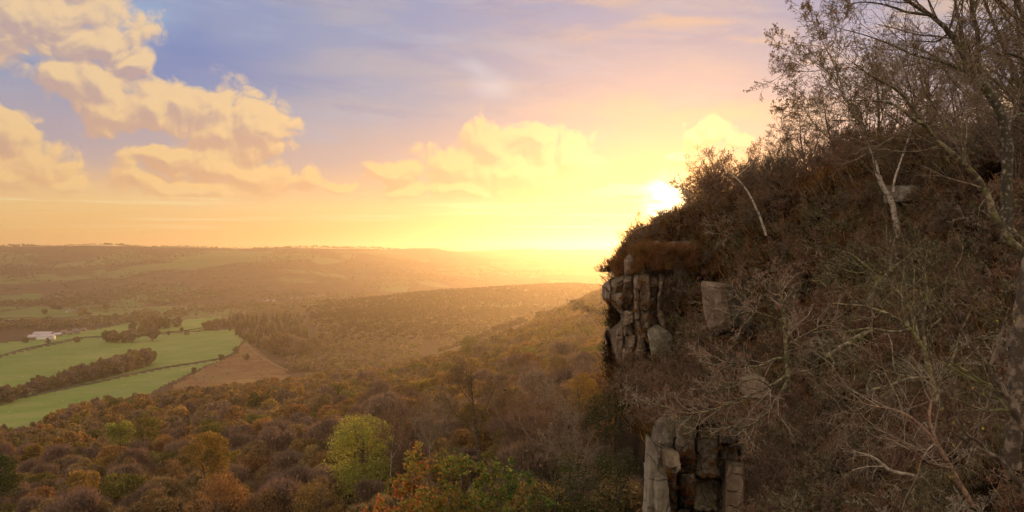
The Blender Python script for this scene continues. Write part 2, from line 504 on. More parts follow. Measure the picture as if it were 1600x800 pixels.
def hills_build(t):
    """rough pasture, copses and heath on the far side of the valley"""
    p = gpos(t)
    n0 = t.noise(p, 0.0016, 4, 0.55, 0.3)
    vor = t.node('ShaderNodeTexVoronoi')
    t.put(vor.inputs['Vector'], t.v('ADD', t.v('MULTIPLY', p, (1.0, 0.55, 0.0)), t.v('SCALE', t.noise(p, 0.002, 2, 0.5, color=True), scale=350.0)))
    vor.inputs['Scale'].default_value = 0.0042
    cell = t.sep(vor.outputs['Color'])[0]
    n2 = t.noise(p, 0.02, 4, 0.65)
    heath = t.ramp(n2, [(0.3, (0.085, 0.05, 0.032)), (0.5, (0.13, 0.075, 0.045)), (0.7, (0.16, 0.10, 0.06))])
    past = t.ramp(t.m('ADD', t.m('MULTIPLY', n2, 0.5), t.m('MULTIPLY', cell, 0.5)), [(0.2, (0.12, 0.145, 0.045)), (0.8, (0.20, 0.185, 0.085))])
    f = t.m('MULTIPLY', t.smooth(cell, 0.50, 0.54), t.smooth(n0, 0.47, 0.53))
    return principled(t, t.mix(f, heath, past), 0.95, 0.05)


M['hills'] = material('far_hillside', hills_build)
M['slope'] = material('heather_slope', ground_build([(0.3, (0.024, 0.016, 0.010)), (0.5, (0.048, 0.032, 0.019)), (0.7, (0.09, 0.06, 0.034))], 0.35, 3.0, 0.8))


# ------------------------------------------------------------------ objects
def tag(o, label=None, cat=None, group=None, kind=None):
    for k, v in (('label', label), ('category', cat), ('group', group), ('kind', kind)):
        if v:
            o[k] = v
    return o


def mesh_np(name, verts, faces, mats, smooth=False, mat_idx=None):
    """verts (n,3), faces list of int arrays (m,k)"""
    me = bpy.data.meshes.new(name)
    verts = np.asarray(verts, np.float32)
    if not isinstance(faces, (list, tuple)):
        faces = [faces]
    faces = [np.asarray(f, np.int32) for f in faces if len(f)]
    me.vertices.add(len(verts))
    me.vertices.foreach_set('co', verts.ravel())
    loops = np.concatenate([f.ravel() for f in faces])
    tot = np.concatenate([np.full(len(f), f.shape[1], np.int32) for f in faces])
    start = np.concatenate([[0], np.cumsum(tot)[:-1]]).astype(np.int32)
    me.loops.add(len(loops))
    me.loops.foreach_set('vertex_index', loops)
    me.polygons.add(len(tot))
    me.polygons.foreach_set('loop_start', start)
    me.polygons.foreach_set('loop_total', tot)
    if not isinstance(mats, (list, tuple)):
        mats = [mats]
    for q in mats:
        me.materials.append(q)
    if mat_idx is not None:
        me.polygons.foreach_set('material_index', np.asarray(mat_idx, np.int32))
    if smooth:
        me.polygons.foreach_set('use_smooth', np.ones(len(tot), bool))
    me.update(calc_edges=True)
    return me


def put(name, me, parent=None, loc=None):
    o = bpy.data.objects.new(name, me)
    if parent is not None and name in ('stems', 'leaves', 'twigs', 'branches', 'orange_leaves', 'yellow_leaves', 'green_leaves'):
        o['kind'] = 'stuff'
    COL.objects.link(o)
    if parent is not None:
        o.parent = parent
    if loc is not None:
        o.location = loc
    return o


def empty(name, loc, rz=0.0, s=1.0):
    o = bpy.data.objects.new(name, None)
    COL.objects.link(o)
    o.location = loc
    o.rotation_euler = (0, 0, rz)
    o.scale = (s, s, s)
    o.empty_display_size = 0.5
    return o


def P(u, v, d):
    """the point of the place that stands d metres ahead along the ray through photograph point (u, v)"""
    return np.array([(u - 800) / F * d, d, CZ + (400 - v) / F * d])


class MB:
    """collects vertices and faces"""
    def __init__(self):
        self.v, self.f3, self.f4, self.n = [], [], [], 0

    def add(self, v, f3=None, f4=None):
        v = np.asarray(v, float).reshape(-1, 3)
        if f3 is not None and len(f3):
            self.f3.append(np.asarray(f3, np.int32) + self.n)
        if f4 is not None and len(f4):
            self.f4.append(np.asarray(f4, np.int32) + self.n)
        self.v.append(v)
        self.n += len(v)

    def box(self, c, s, rz=0.0):
        x, y, z = np.array(s) / 2.0
        v = np.array([[-x, -y, -z], [x, -y, -z], [x, y, -z], [-x, y, -z], [-x, -y, z], [x, -y, z], [x, y, z], [-x, y, z]])
        cr, sr = math.cos(rz), math.sin(rz)
        v = v @ np.array([[cr, sr, 0], [-sr, cr, 0], [0, 0, 1]]) + np.array(c)
        self.add(v, f4=[[0, 3, 2, 1], [4, 5, 6, 7], [0, 1, 5, 4], [1, 2, 6, 5], [2, 3, 7, 6], [3, 0, 4, 7]])

    def mesh(self, name, mat, smooth=False):
        fs = []
        if self.f3:
            fs.append(np.concatenate(self.f3))
        if self.f4:
            fs.append(np.concatenate(self.f4))
        return mesh_np(name, np.concatenate(self.v), fs, mat, smooth)


# ------------------------------------------------------------------ branching
def unit(a):
    return a / np.maximum(np.linalg.norm(a, axis=-1, keepdims=True), 1e-9)


def tubes(mb, pts, rad, k):
    """pts (B,n,3), rad (B,n): B tubes of k sides"""
    B, n, _ = pts.shape
    t = np.empty_like(pts)
    t[:, 1:-1] = pts[:, 2:] - pts[:, :-2]
    t[:, 0] = pts[:, 1] - pts[:, 0]
    t[:, -1] = pts[:, -1] - pts[:, -2]
    t = unit(t)
    ref = np.where(np.abs(unit(pts[:, -1] - pts[:, 0])[:, 2:3]) > 0.7, np.array([[1.0, 0.2, 0]]), np.array([[0.1, 0.1, 1.0]]))[:, None, :]
    a = unit(np.cross(t, np.broadcast_to(ref, t.shape)))
    b = np.cross(t, a)
    th = np.arange(k) * 2 * math.pi / k
    ring = a[:, :, None, :] * np.cos(th)[None, None, :, None] + b[:, :, None, :] * np.sin(th)[None, None, :, None]
    v = pts[:, :, None, :] + ring * rad[:, :, None, None]
    idx = np.arange(B * n * k).reshape(B, n, k)
    i0, i1 = idx[:, :-1], idx[:, 1:]
    q = np.stack([i0, np.roll(i0, -1, 2), np.roll(i1, -1, 2), i1], -1).reshape(-1, 4)
    mb.add(v.reshape(-1, 3), f4=q)


def grow(rng, P0, d, L, r, nseg, wander, up, taper):
    B = len(P0)
    pts = np.empty((B, nseg + 1, 3))
    pts[:, 0] = P0
    d = unit(d)
    for i in range(nseg):
        d = unit(d + rng.normal(0, wander, (B, 3)) + np.array([0, 0, up]))
        pts[:, i + 1] = pts[:, i] + d * (L / nseg)[:, None]
    rad = r[:, None] * np.linspace(1, taper, nseg + 1)[None]
    return pts, rad


def sprout(rng, pts, rad, L, count, tmin, ang_m, ang_s, ratio, rr, tmax=1.0):
    B, n, _ = pts.shape
    t = rng.uniform(tmin, tmax, (B, count)) * (n - 1)
    i = np.minimum(t.astype(int), n - 2)
    f = (t - i)[..., None]
    bi = np.arange(B)[:, None]
    p0, p1 = pts[bi, i], pts[bi, i + 1]
    pos = (p0 * (1 - f) + p1 * f).reshape(-1, 3)
    dr = unit(p1 - p0).reshape(-1, 3)
    rp = (rad[bi, i] * (1 - f[..., 0]) + rad[bi, i + 1] * f[..., 0]).reshape(-1)
    rnd = unit(rng.normal(0, 1, dr.shape))
    side = unit(rnd - dr * (rnd * dr).sum(1, keepdims=True))
    th = np.radians(rng.normal(ang_m, ang_s, len(dr)))[:, None]
    nd = dr * np.cos(th) + side * np.sin(th)
    LL = np.repeat(L, count) * ratio * (1.15 - 0.55 * t.reshape(-1) / (n - 1)) * rng.uniform(0.65, 1.3, len(dr))
    return pos, nd, LL, rp * rr


def plant(rng, pts, rad, L, levels, mb, rmin=0.004, k0=6):
    """grows the levels from the given stems; returns the last level's twigs"""
    tubes(mb, pts, rad, k0)
    last = (pts, rad)
    for li, lv in enumerate(levels):
        P0, d, LL, r = sprout(rng, pts, rad, L, lv['n'], lv.get('t0', 0.2), lv.get('a', 45), lv.get('as', 14), lv.get('ratio', 0.5), lv.get('rr', 0.55))
        r = np.maximum(r, rmin)
        pts, rad = grow(rng, P0, d, LL, r, lv.get('seg', 3), lv.get('w', 0.2), lv.get('up', 0.05), lv.get('taper', 0.45))
        rad = np.maximum(rad, rmin * 0.7)
        tubes(mb, pts, rad, 5 if li == 0 and len(levels) > 2 else 3)
        L = LL
        last = (pts, rad)
    return last


def leaves(mb, rng, c, size, up_bias=0.0, fold=0.25):
    """folded diamond leaves centred at c (n,3); size scalar or (n,)"""
    n = len(c)
    size = np.broadcast_to(np.asarray(size, float), (n,))[:, None]
    a = unit(rng.normal(0, 1, (n, 3)))
    b = unit(np.cross(a, unit(rng.normal(0, 1, (n, 3)) + np.array([0, 0, up_bias]))))
    nn = np.cross(a, b)
    v = np.stack([c - a * size * 0.5, c + b * size * 0.3 + nn * size * fold * 0.4, c + a * size * 0.5, c - b * size * 0.3 + nn * size * fold * 0.4], 1)
    i = np.arange(n)[:, None] * 4
    mb.add(v.reshape(-1, 3), f3=np.concatenate([i + np.array([[0, 1, 2]]), i + np.array([[0, 2, 3]])]))


def along(rng, pts, n):
    """n random points on the given polylines (B,m,3)"""
    B, m, _ = pts.shape
    b = rng.integers(0, B, n)
    t = rng.uniform(0.25, 1.0, n) * (m - 1)
    i = np.minimum(t.astype(int), m - 2)
    f = (t - i)[:, None]
    return pts[b, i] * (1 - f) + pts[b, i + 1] * f


def crown_mesh(name, rng, rx, rz, mat, nclump=22, nbits=1500, bit=0.42, twig=0.0, base=0.0, spread=1.0, low=-0.35):
    """crown of leaf clumps set through an egg shape whose foot is at z = base; twig = share of upright twig sprays"""
    mb = MB()
    th = rng.uniform(0, 2 * math.pi, nclump)
    hh = rng.uniform(low, 1.0, nclump)
    rr = np.sqrt(np.maximum(0.0, 1 - np.abs(hh) ** 2.2)) * rng.uniform(0.55, 1.0, nclump) * rx * 0.72 * spread
    cc = np.stack([rr * np.cos(th), rr * np.sin(th), base + rz * 0.5 + hh * rz * 0.40], 1)
    cr = rng.uniform(0.24, 0.42, nclump) * rx
    w = cr ** 2
    k = rng.choice(nclump, nbits, p=w / w.sum())
    dd = unit(rng.normal(0, 1, (nbits, 3)) + np.array([0, 0, 0.35]))
    pos = cc[k] + dd * (cr[k] * rng.uniform(0.45, 1.05, nbits) ** 0.5)[:, None] * np.array([1, 1, 0.85])
    nt = int(nbits * twig)
    if nbits - nt > 0:
        q = pos[nt:]
        leaves(mb, rng, q, rng.uniform(0.6, 1.4, len(q)) * bit)
    if nt:
        q = pos[:nt]
        d = unit((q - np.array([0, 0, base - rz * 0.1])) + rng.normal(0, 0.8, q.shape))
        L = rng.uniform(0.7, 1.6, (nt, 1)) * bit * 2.4
        side = unit(np.cross(d, unit(rng.normal(0, 1, q.shape)))) * bit * 0.14
        v = np.stack([q - d * L * 0.5 - side, q - d * L * 0.5 + side, q + d * L * 0.5], 1)
        i = np.arange(nt)[:, None] * 3
        mb.add(v.reshape(-1, 3), f3=i + np.array([[0, 1, 2]]))
    return mb.mesh(name, mat)


def tree_trunk_mesh(name, rng, h, r, mat, nl=5, top=0.8, lean=0.1):
    mb = MB()
    P0 = np.array([[0, 0, -1.5]])
    L = np.array([h * top + 1.5])
    pts, rad = grow(rng, P0, np.array([[rng.normal(0, lean), rng.normal(0, lean), 1.0]]), L, np.array([r]), 7, 0.06, 0.05, 0.25)
    plant(rng, pts, rad, L, [dict(n=nl, t0=0.45, a=38, ratio=0.42, rr=0.6, seg=4, w=0.12, up=0.12), dict(n=4, t0=0.3, a=38, ratio=0.5, seg=3, w=0.15, up=0.08)], mb, rmin=0.02, k0=6)
    return mb.mesh(name, mat)


def ordinal(i, n, words=('leftmost', 'second from left', 'third from left', 'fourth from left', 'fifth from left', 'sixth from left', 'seventh from left', 'eighth from left', 'ninth from left', 'tenth from left', 'eleventh from left', 'twelfth from left', 'thirteenth from left', 'fourteenth from left', 'fifteenth from left', 'sixteenth from left', 'seventeenth from left', 'eighteenth from left', 'nineteenth from left', 'twentieth from left')):
    if n == 1:
        return ''
    if i == n - 1:
        return 'rightmost'
    if i < len(words):
        return words[i]
    return 'number %d from left' % (i + 1)


def place_labels(items, landmarks, group):
    """items: (object, u, v, look). Each gets a label from its look, the nearest landmark and its order there."""
    cells = {}
    for it in items:
        o, u, v, look = it
        nm, lu, lv = min(landmarks, key=lambda q: math.hypot(q[1] - u, q[2] - v))
        du, dv = u - lu, v - lv
        if abs(du) > 1.6 * abs(dv):
            rel = 'right of' if du > 0 else 'left of'
        elif abs(dv) > 1.6 * abs(du):
            rel = 'below' if dv > 0 else 'above'
        else:
            rel = ('below' if dv > 0 else 'above') + (' right of' if du > 0 else ' left of')
        near = math.hypot(du, dv)
        rel = ('just ' if near < 70 else 'well ' if near > 150 else '') + rel
        cells.setdefault((look, rel, nm), []).append(it)
    for (look, rel, nm), its in cells.items():
        its.sort(key=lambda q: q[1])
        for i, it in enumerate(its):
            od = ordinal(i, len(its))
            tag(it[0], label='%s %s %s%s' % (look, rel, nm, ', ' + od if od else ''), group=group)


# ------------------------------------------------------------------ terrain
# ground profiles (height relative to the camera) along sight lines, by distance
def crest(v, d=4600):
    return (400 - v) / F * d - 7


FAR = [(2600, -150), (2900, -132), (3400, -85), (4000, -12)]
FAR2 = [(2800, -150), (3700, -130), (4700, -75), (5700, -5)]
PROFILE = {
    -1000: [(15, -20), (100, -50), (180, -67), (480, -112), (700, -147), (900, -150)] + FAR + [(4600, crest(376)), (5200, 40), (9000, -60)],
    0: [(15, -18), (100, -48), (180, -67), (300, -85), (480, -108), (700, -147), (860, -151)] + FAR + [(4600, crest(377)), (5200, 40), (9000, -60)],
    150: [(15, -16), (100, -46), (180, -63), (300, -83), (500, -106), (740, -147), (900, -151)] + FAR + [(4600, crest(380)), (5200, 40), (9000, -60)],
    300: [(15, -14), (100, -42), (140, -54), (300, -78), (560, -103), (820, -145), (1000, -151)] + FAR + [(4600, crest(382)), (5200, 40), (9000, -60)],
    470: [(15, -13), (60, -31), (128, -45), (300, -69), (600, -104), (850, -142), (1050, -151), (2200, -150)] + FAR + [(4600, crest(384)), (5200, 40), (9000, -60)],
    565: [(15, -12), (60, -29), (128, -40), (300, -63), (650, -104), (880, -138), (1050, -150), (1500, -144), (2200, -126)] + [(2640, -150), (3000, -132), (3550, -84), (4150, -10)] + [(4820, crest(384, 4820)), (5500, 40), (9000, -60)],
    680: [(15, -11), (55, -24), (120, -36), (250, -52), (450, -72), (780, -95), (1000, -130), (1250, -150), (1500, -140), (2250, -99)] + [(2700, -150), (3250, -131), (4000, -80), (4750, -8)] + [(5350, crest(385, 5350)), (6000, 40), (9000, -60)],
    800: [(15, -10), (50, -20), (100, -27), (200, -39), (300, -50), (500, -66), (880, -76), (1080, -115), (1300, -142), (1600, -126), (2300, -86)] + FAR2 + [(6400, crest(386, 6400)), (7000, 40), (9000, -60)],
    900: [(15, -10), (40, -17), (90, -25), (200, -37), (500, -58), (1000, -60), (1180, -90), (1450, -132), (1700, -114), (2300, -78)] + FAR2 + [(6400, crest(387, 6400)), (7000, 40), (9000, -60)],
    960: [(15, -10), (40, -17), (90, -25), (200, -36), (500, -52), (1000, -44), (1250, -70), (1500, -110), (2300, -88)] + FAR2 + [(6400, crest(387, 6400)), (7000, 40), (9000, -60)],
    1200: [(15, -14), (40, -20), (90, -26), (200, -34), (500, -45), (1000, -36), (1500, -60), (2300, -80)] + FAR2 + [(6400, crest(388, 6400)), (7000, 40), (9000, -60)],
    2700: [(15, -14), (40, -20), (90, -26), (200, -34), (500, -45), (1000, -36), (1500, -60), (2300, -80)] + FAR2 + [(6400, crest(388, 6400)), (7000, 40), (9000, -60)],
}
UU = np.array(sorted(PROFILE), float)
LD = np.linspace(math.log(10), math.log(9000), 700)
TAB = np.array([np.interp(LD, np.log([q[0] for q in PROFILE[u]]), [q[1] for q in PROFILE[u]]) for u in UU])
ker = np.exp(-0.5 * (np.arange(-12, 13) / 5.0) ** 2)
ker /= ker.sum()
TAB = np.array([np.convolve(np.pad(r, 12, mode='edge'), ker, mode='valid') for r in TAB])


def wave(x, y, s, seed=0):
    return (np.sin(x * s + seed) * np.cos(y * s * 1.3 + seed * 2.1) + 0.5 * np.sin(x * s * 2.3 + y * s * 1.7 + seed * 3.3) + 0.35 * np.cos(y * s * 3.1 - x * s * 2.7 + seed))


def ground(u, d):
    """ground height at lateral photograph column u, distance d (arrays)"""
    u = np.asarray(u, float)
    d = np.asarray(d, float)
    i = np.clip(np.searchsorted(UU, u) - 1, 0, len(UU) - 2)
    fu = np.clip((u - UU[i]) / (UU[i + 1] - UU[i]), 0, 1)
    fd = np.clip((np.log(np.maximum(d, 10)) - LD[0]) / (LD[1] - LD[0]), 0, len(LD) - 1.001)
    j = fd.astype(int)
    fd = fd - j
    z = (TAB[i, j] * (1 - fd) + TAB[i, j + 1] * fd) * (1 - fu) + (TAB[i + 1, j] * (1 - fd) + TAB[i + 1, j + 1] * fd) * fu
    x = (u - 800) / F * d
    amp = np.interp(d, [60, 300, 900, 2300, 3000, 4000, 4600], [0.4, 1.5, 1.2, 2.0, 10.0, 14.0, 9.0])
    s = np.interp(d, [60, 300, 900, 2300, 3000, 7000], [1, 1, 1, 1, 0, 0])
    z = z + amp * (wave(x, d, 0.017) * s * 0.6 + wave(x, d, 0.0042, 1.7) * (1 - s * 0.6) * 0.7)
    return CZ + z


def gxyz(u, d):
    u = np.asarray(u, float)
    d = np.asarray(d, float)
    return np.stack([(u - 800) / F * d, d + 0 * u, ground(u, d)], -1)


def hit(u, v, lo=520.0, hi=4550.0):
    """where the sight line through (u, v) first meets the ground between lo and hi metres"""
    d = np.exp(np.linspace(math.log(lo), math.log(hi), 1500))
    zz = CZ + (400 - v) / F * d
    g = ground(np.full_like(d, u), d)
    k = np.nonzero(g >= zz)[0]
    return float(d[k[0]]) if len(k) else hi


def in_poly(x, y, poly):
    r = np.zeros(x.shape, bool)
    n = len(poly)
    for i in range(n):
        x0, y0 = poly[i]
        x1, y1 = poly[(i + 1) % n]
        c = ((y0 > y) != (y1 > y))
        r ^= c & (x < (x1 - x0) * (y - y0) / ((y1 - y0) if y1 != y0 else 1e-9) + x0)
    return r


FIELDS = [  # outline on the ground as seen in the photograph, name, material, first and last distance
    ([(-300, 690), (0, 629), (110, 606), (190, 590), (270, 574), (345, 562), (320, 572), (250, 605), (180, 650), (0, 760), (-300, 800)], 'pasture', 'field', 560, 1300),
    ([(-300, 605), (0, 558), (60, 544), (130, 529), (230, 524), (320, 517), (366, 515), (380, 530), (367, 552), (346, 560), (270, 572), (190, 588), (110, 604), (0, 627), (-300, 688)], 'pasture', 'field', 640, 1700),
    ([(-300, 585), (0, 536), (60, 530), (100, 521), (150, 515), (200, 505), (270, 501), (345, 494), (356, 502), (320, 515), (230, 522), (130, 527), (60, 542), (0, 556), (-300, 603)], 'pasture', 'field', 800, 2100),
    ([(345, 563), (367, 554), (382, 534), (404, 548), (432, 570), (470, 600), (400, 640), (262, 640), (272, 602), (325, 572)], 'bracken_slope', 'bracken_ground', 560, 1500),
    ([(-300, 510), (0, 499), (75, 499), (140, 497), (120, 489), (70, 479), (0, 478), (-300, 482)], 'pasture', 'field_far', 1700, 3200),
    ([(150, 497), (230, 493), (300, 488), (250, 484), (160, 482), (130, 488)], 'pasture', 'field_far', 1700, 3200),
    ([(0, 462), (60, 458), (70, 464), (60, 470), (0, 472)], 'pasture', 'field_far', 2000, 4000),
    ([(165, 475), (205, 470), (225, 479), (200, 487), (170, 484)], 'pasture', 'field_far', 2000, 4000),
]


def build_terrain():
    us = np.concatenate([np.arange(-1000, -20, 20), np.arange(-20, 1000, 3.0), np.arange(1000, 2701, 40)])
    ds = np.exp(np.linspace(math.log(12), math.log(9000), 430))
    U, D = np.meshgrid(us, ds, indexing='ij')
    V = gxyz(U, D)
    nu, nd = U.shape
    idx = np.arange(nu * nd).reshape(nu, nd)
    q = np.stack([idx[:-1, :-1], idx[1:, :-1], idx[1:, 1:], idx[:-1, 1:]], -1)
    cz = (V[:-1, :-1, 2] + V[1:, :-1, 2] + V[1:, 1:, 2] + V[:-1, 1:, 2]) / 4
    cu = (U[:-1, :-1] + U[1:, :-1]) / 2
    cd = (D[:-1, :-1] + D[:-1, 1:]) / 2
    pv = 400 - (cz - CZ) / cd * F
    cls = np.full(cu.shape, -1)
    for k, (poly, nm, mt, d0, d1) in enumerate(FIELDS):
        cls[in_poly(cu, pv, poly) & (cd > d0) & (cd < d1) & (cls < 0)] = k
    cls[(cls < 0) & (cd > 1750)] = -2
    flat = V.reshape(-1, 3)

    def part(name, mask, mat):
        f = q[mask]
        used, inv = np.unique(f, return_inverse=True)
        o = put(name, mesh_np(name, flat[used], inv.reshape(-1, 4), mat, True))
        tag(o, kind='structure')
        return o
    part('woodland_ground', cls == -1, M['woodfloor'])
    part('far_hills', cls == -2, M['hills'])
    for k, (poly, nm, mt, d0, d1) in enumerate(FIELDS):
        if (cls == k).any():
            part(nm, cls == k, M[mt])


build_terrain()

# ------------------------------------------------------------------ the crag slope on the right
# ridge line: photograph column, row, distance
RIDGE = np.array([(960, 440, 84), (985, 392, 85), (1000, 376, 86), (1040, 352, 86), (1080, 334, 85), (1140, 326, 80), (1200, 306, 74), (1300, 284, 65),
                  (1360, 268, 60), (1420, 258, 57), (1480, 256, 52), (1600, 246, 44), (1900, 230, 32), (2400, 220, 24)], float)
# foot line
FOOT = np.array([(960, 620, 76), (985, 640, 72), (1000, 660, 66), (1040, 700, 56), (1080, 760, 48), (1140, 820, 40), (1200, 850, 34), (1300, 870, 29),
                 (1360, 880, 26), (1420, 890, 23), (1480, 900, 20.5), (1600, 910, 16.5), (1900, 960, 11.5), (2400, 1000, 9)], float)
# how much of the drop happens at the back (1 = even, larger = steep at the top)
STEEP = np.array([(960, 3.0), (1040, 2.4), (1100, 1.9), (1200, 1.4), (1400, 1.2), (2400, 1.1)], float)


def slope_uv(u, t):
    u = np.asarray(u, float)
    vr, dr = np.interp(u, RIDGE[:, 0], RIDGE[:, 1]), np.interp(u, RIDGE[:, 0], RIDGE[:, 2])
    vf, df = np.interp(u, FOOT[:, 0], FOOT[:, 1]), np.interp(u, FOOT[:, 0], FOOT[:, 2])
    st = np.interp(u, STEEP[:, 0], STEEP[:, 1])
    v = vr + (vf - vr) * t
    d = dr + (df - dr) * np.asarray(t) ** st
    return v, d


def slope_at(u, v):
    """distance to the slope's surface along the sight line (u, v)"""
    vr = np.interp(u, RIDGE[:, 0], RIDGE[:, 1])
    vf = np.interp(u, FOOT[:, 0], FOOT[:, 1])
    t = np.clip((v - vr) / (vf - vr), 0, 1.15)
    return float(slope_uv(u, t)[1])


def slope_point(u, v):
    return P(u, v, slope_at(u, v))


def build_slope():
    us = np.concatenate([np.arange(960, 1660, 5.0), np.arange(1660, 2401, 30.0)])
    ts = np.linspace(0, 1, 110)
    rows = []
    X = (us - 800) / F
    vr, dr = slope_uv(us, 0.0)
    ridge = np.stack([X * dr, dr, CZ + (400 - vr) / F * dr], -1)
    nrm = []
    for back, dz in ((900, -26), (300, -9), (110, -4.0), (45, -1.8), (18, -0.5), (6, 0.1), (2, 0.12)):
        sh = np.interp(us, [960, 1100, 2400], [0.62, 0.35, 0.2]) * back
        rows.append(ridge + np.stack([sh, np.full_like(us, back), np.full_like(us, dz)], -1))
    for t in ts:
        v, d = slope_uv(us, t)
        rows.append(np.stack([X * d, d, CZ + (400 - v) / F * d], -1))
    last = rows[-1]
    for dz, f in ((-3, 0.97), (-12, 0.93), (-30, 0.90)):
        rows.append(last * np.array([f, f, 1]) + np.array([0, 0, dz]))
    V = np.array(rows)
    nb = 7
    # bumps and ledges
    for i in range(V.shape[0]):
        for j in range(V.shape[1]):
            p = V[i, j]
            n = mnoise.fractal(Vector(p * 0.16), 1.0, 2.1, 4)
            n2 = mnoise.noise(Vector(p * 0.9))
            k = min(1.0, max(0.0, (i - nb) / 6.0)) if i >= nb else 0.5
            V[i, j, 2] += (0.55 * n + 0.14 * n2) * k
            V[i, j, 1] -= 0.6 * n * k
    nr, nc, _ = V.shape
    idx = np.arange(nr * nc).reshape(nr, nc)
    q = np.stack([idx[:-1, :-1], idx[1:, :-1], idx[1:, 1:], idx[:-1, 1:]], -1).reshape(-1, 4)
    # close the open left edge so that the hill is solid
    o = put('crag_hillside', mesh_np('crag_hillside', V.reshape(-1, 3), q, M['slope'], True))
    tag(o, kind='structure')
    # the moor behind and under the viewpoint
    mb = MB()
    mb.add([[-900, -900, CZ - 4], [1500, -900, CZ - 2], [60, 4, CZ - 2.2], [6, 3, CZ - 2.0], [-6, 3, CZ - 2.2], [-60, -30, CZ - 8]], f3=[[0, 1, 5], [1, 2, 5], [2, 3, 5], [3, 4, 5]])
    tag(put('moor_ground', mb.mesh('moor_ground', M['slope'])), kind='structure')


build_slope()


# ------------------------------------------------------------------ rocks
_ico = {}


def ico(n):
    if n not in _ico:
        bm = bmesh.new()
        bmesh.ops.create_icosphere(bm, subdivisions=n, radius=1.0)
        v = np.array([w.co[:] for w in bm.verts])
        f = np.array([[w.index for w in g.verts] for g in bm.faces])
        bm.free()
        _ico[n] = (v, f)
    return _ico[n]


def block_mesh(name, rng, size, mat, sub=4, chamfer=6, rough=0.10, ledges=2, taper=0.0, lean=0.0):
    """a split block of gritstone: a solid bounded by joint planes, with bedding grooves and weathering; foot at z = 0"""
    v, f = ico(sub)
    sx, sy, sz = [s / 2.0 for s in size]
    p = v * np.array([sx, sy, sz]) * 2.2
    planes = []
    for ax, s in ((0, sx), (1, sy), (2, sz)):
        for sg in (-1, 1):
            n = np.zeros(3)
            n[ax] = sg
            n = n + rng.normal(0, 0.07, 3)
            planes.append((n / np.linalg.norm(n), s * rng.uniform(0.9, 1.04)))
    for _ in range(chamfer):
        n = rng.normal(0, 1, 3)
        n /= np.linalg.norm(n)
        sup = abs(n[0]) * sx + abs(n[1]) * sy + abs(n[2]) * sz
        planes.append((n, sup * rng.uniform(0.66, 0.86)))
    # pull each vertex towards the middle until it is inside every plane
    for n, d in planes:
        h = p @ n
        k = np.where(h > d, d / np.maximum(h, 1e-6), 1.0)
        p = p * k[:, None]
    zf = (p[:, 2] + sz) / (2 * sz)
    p[:, 0] = p[:, 0] * (1 - taper * zf) + lean * zf * sx
    p[:, 1] = p[:, 1] * (1 - taper * zf)
    off = rng.uniform(0, 100, 3)
    m = min(sx, sy, sz)
    out = np.empty_like(p)
    nn = unit(p / np.array([sx, sy, sz]) ** 2)
    lz = rng.uniform(0.15, 0.9, ledges)
    for i in range(len(p)):
        q = Vector(p[i] + off)
        a = mnoise.fractal(q * (0.9 / max(m, 0.3)), 1.0, 2.0, 4)
        b = mnoise.noise(q * (3.4 / max(m, 0.3)))
        c = mnoise.noise(q * 6.0)
        g = 0.0
        zz = zf[i] + 0.04 * a
        for L in lz:
            g -= math.exp(-((zz - L) / 0.022) ** 2) * 0.16 * m
        out[i] = p[i] + nn[i] * (a * rough * 0.9 * m + b * rough * 0.7 * m + c * 0.03 + g)
    out[:, 2] += sz
    me = mesh_np(name, out, f, mat, True)
    me.set_sharp_from_angle(angle=math.radians(26))
    return me


def rock_group(name, label, cat, base, specs, seed):
    """specs: (u0, u1, vtop, vbottom, distance, depth, material, options)"""
    rng = np.random.default_rng(seed)
    root = empty(name, tuple(base))
    tag(root, label, cat)
    for (u0, u1, vt, vb, d, dep, mat, kw) in specs:
        w = (u1 - u0) / F * d
        h = (vb - vt) / F * d
        kw = dict(kw)
        rz = kw.pop('rz', rng.uniform(-0.25, 0.25))
        nm = kw.pop('name', 'block')
        tilt = kw.pop('tilt', rng.uniform(-0.05, 0.05))
        me = block_mesh(nm, rng, (w, dep, h), M[mat], **kw)
        foot = P((u0 + u1) / 2, vb, d + dep * 0.35)
        o = put(nm, me, root, tuple(foot - np.array(base)))
        o.rotation_euler = (rng.uniform(-0.04, 0.04), tilt, rz)
    return root


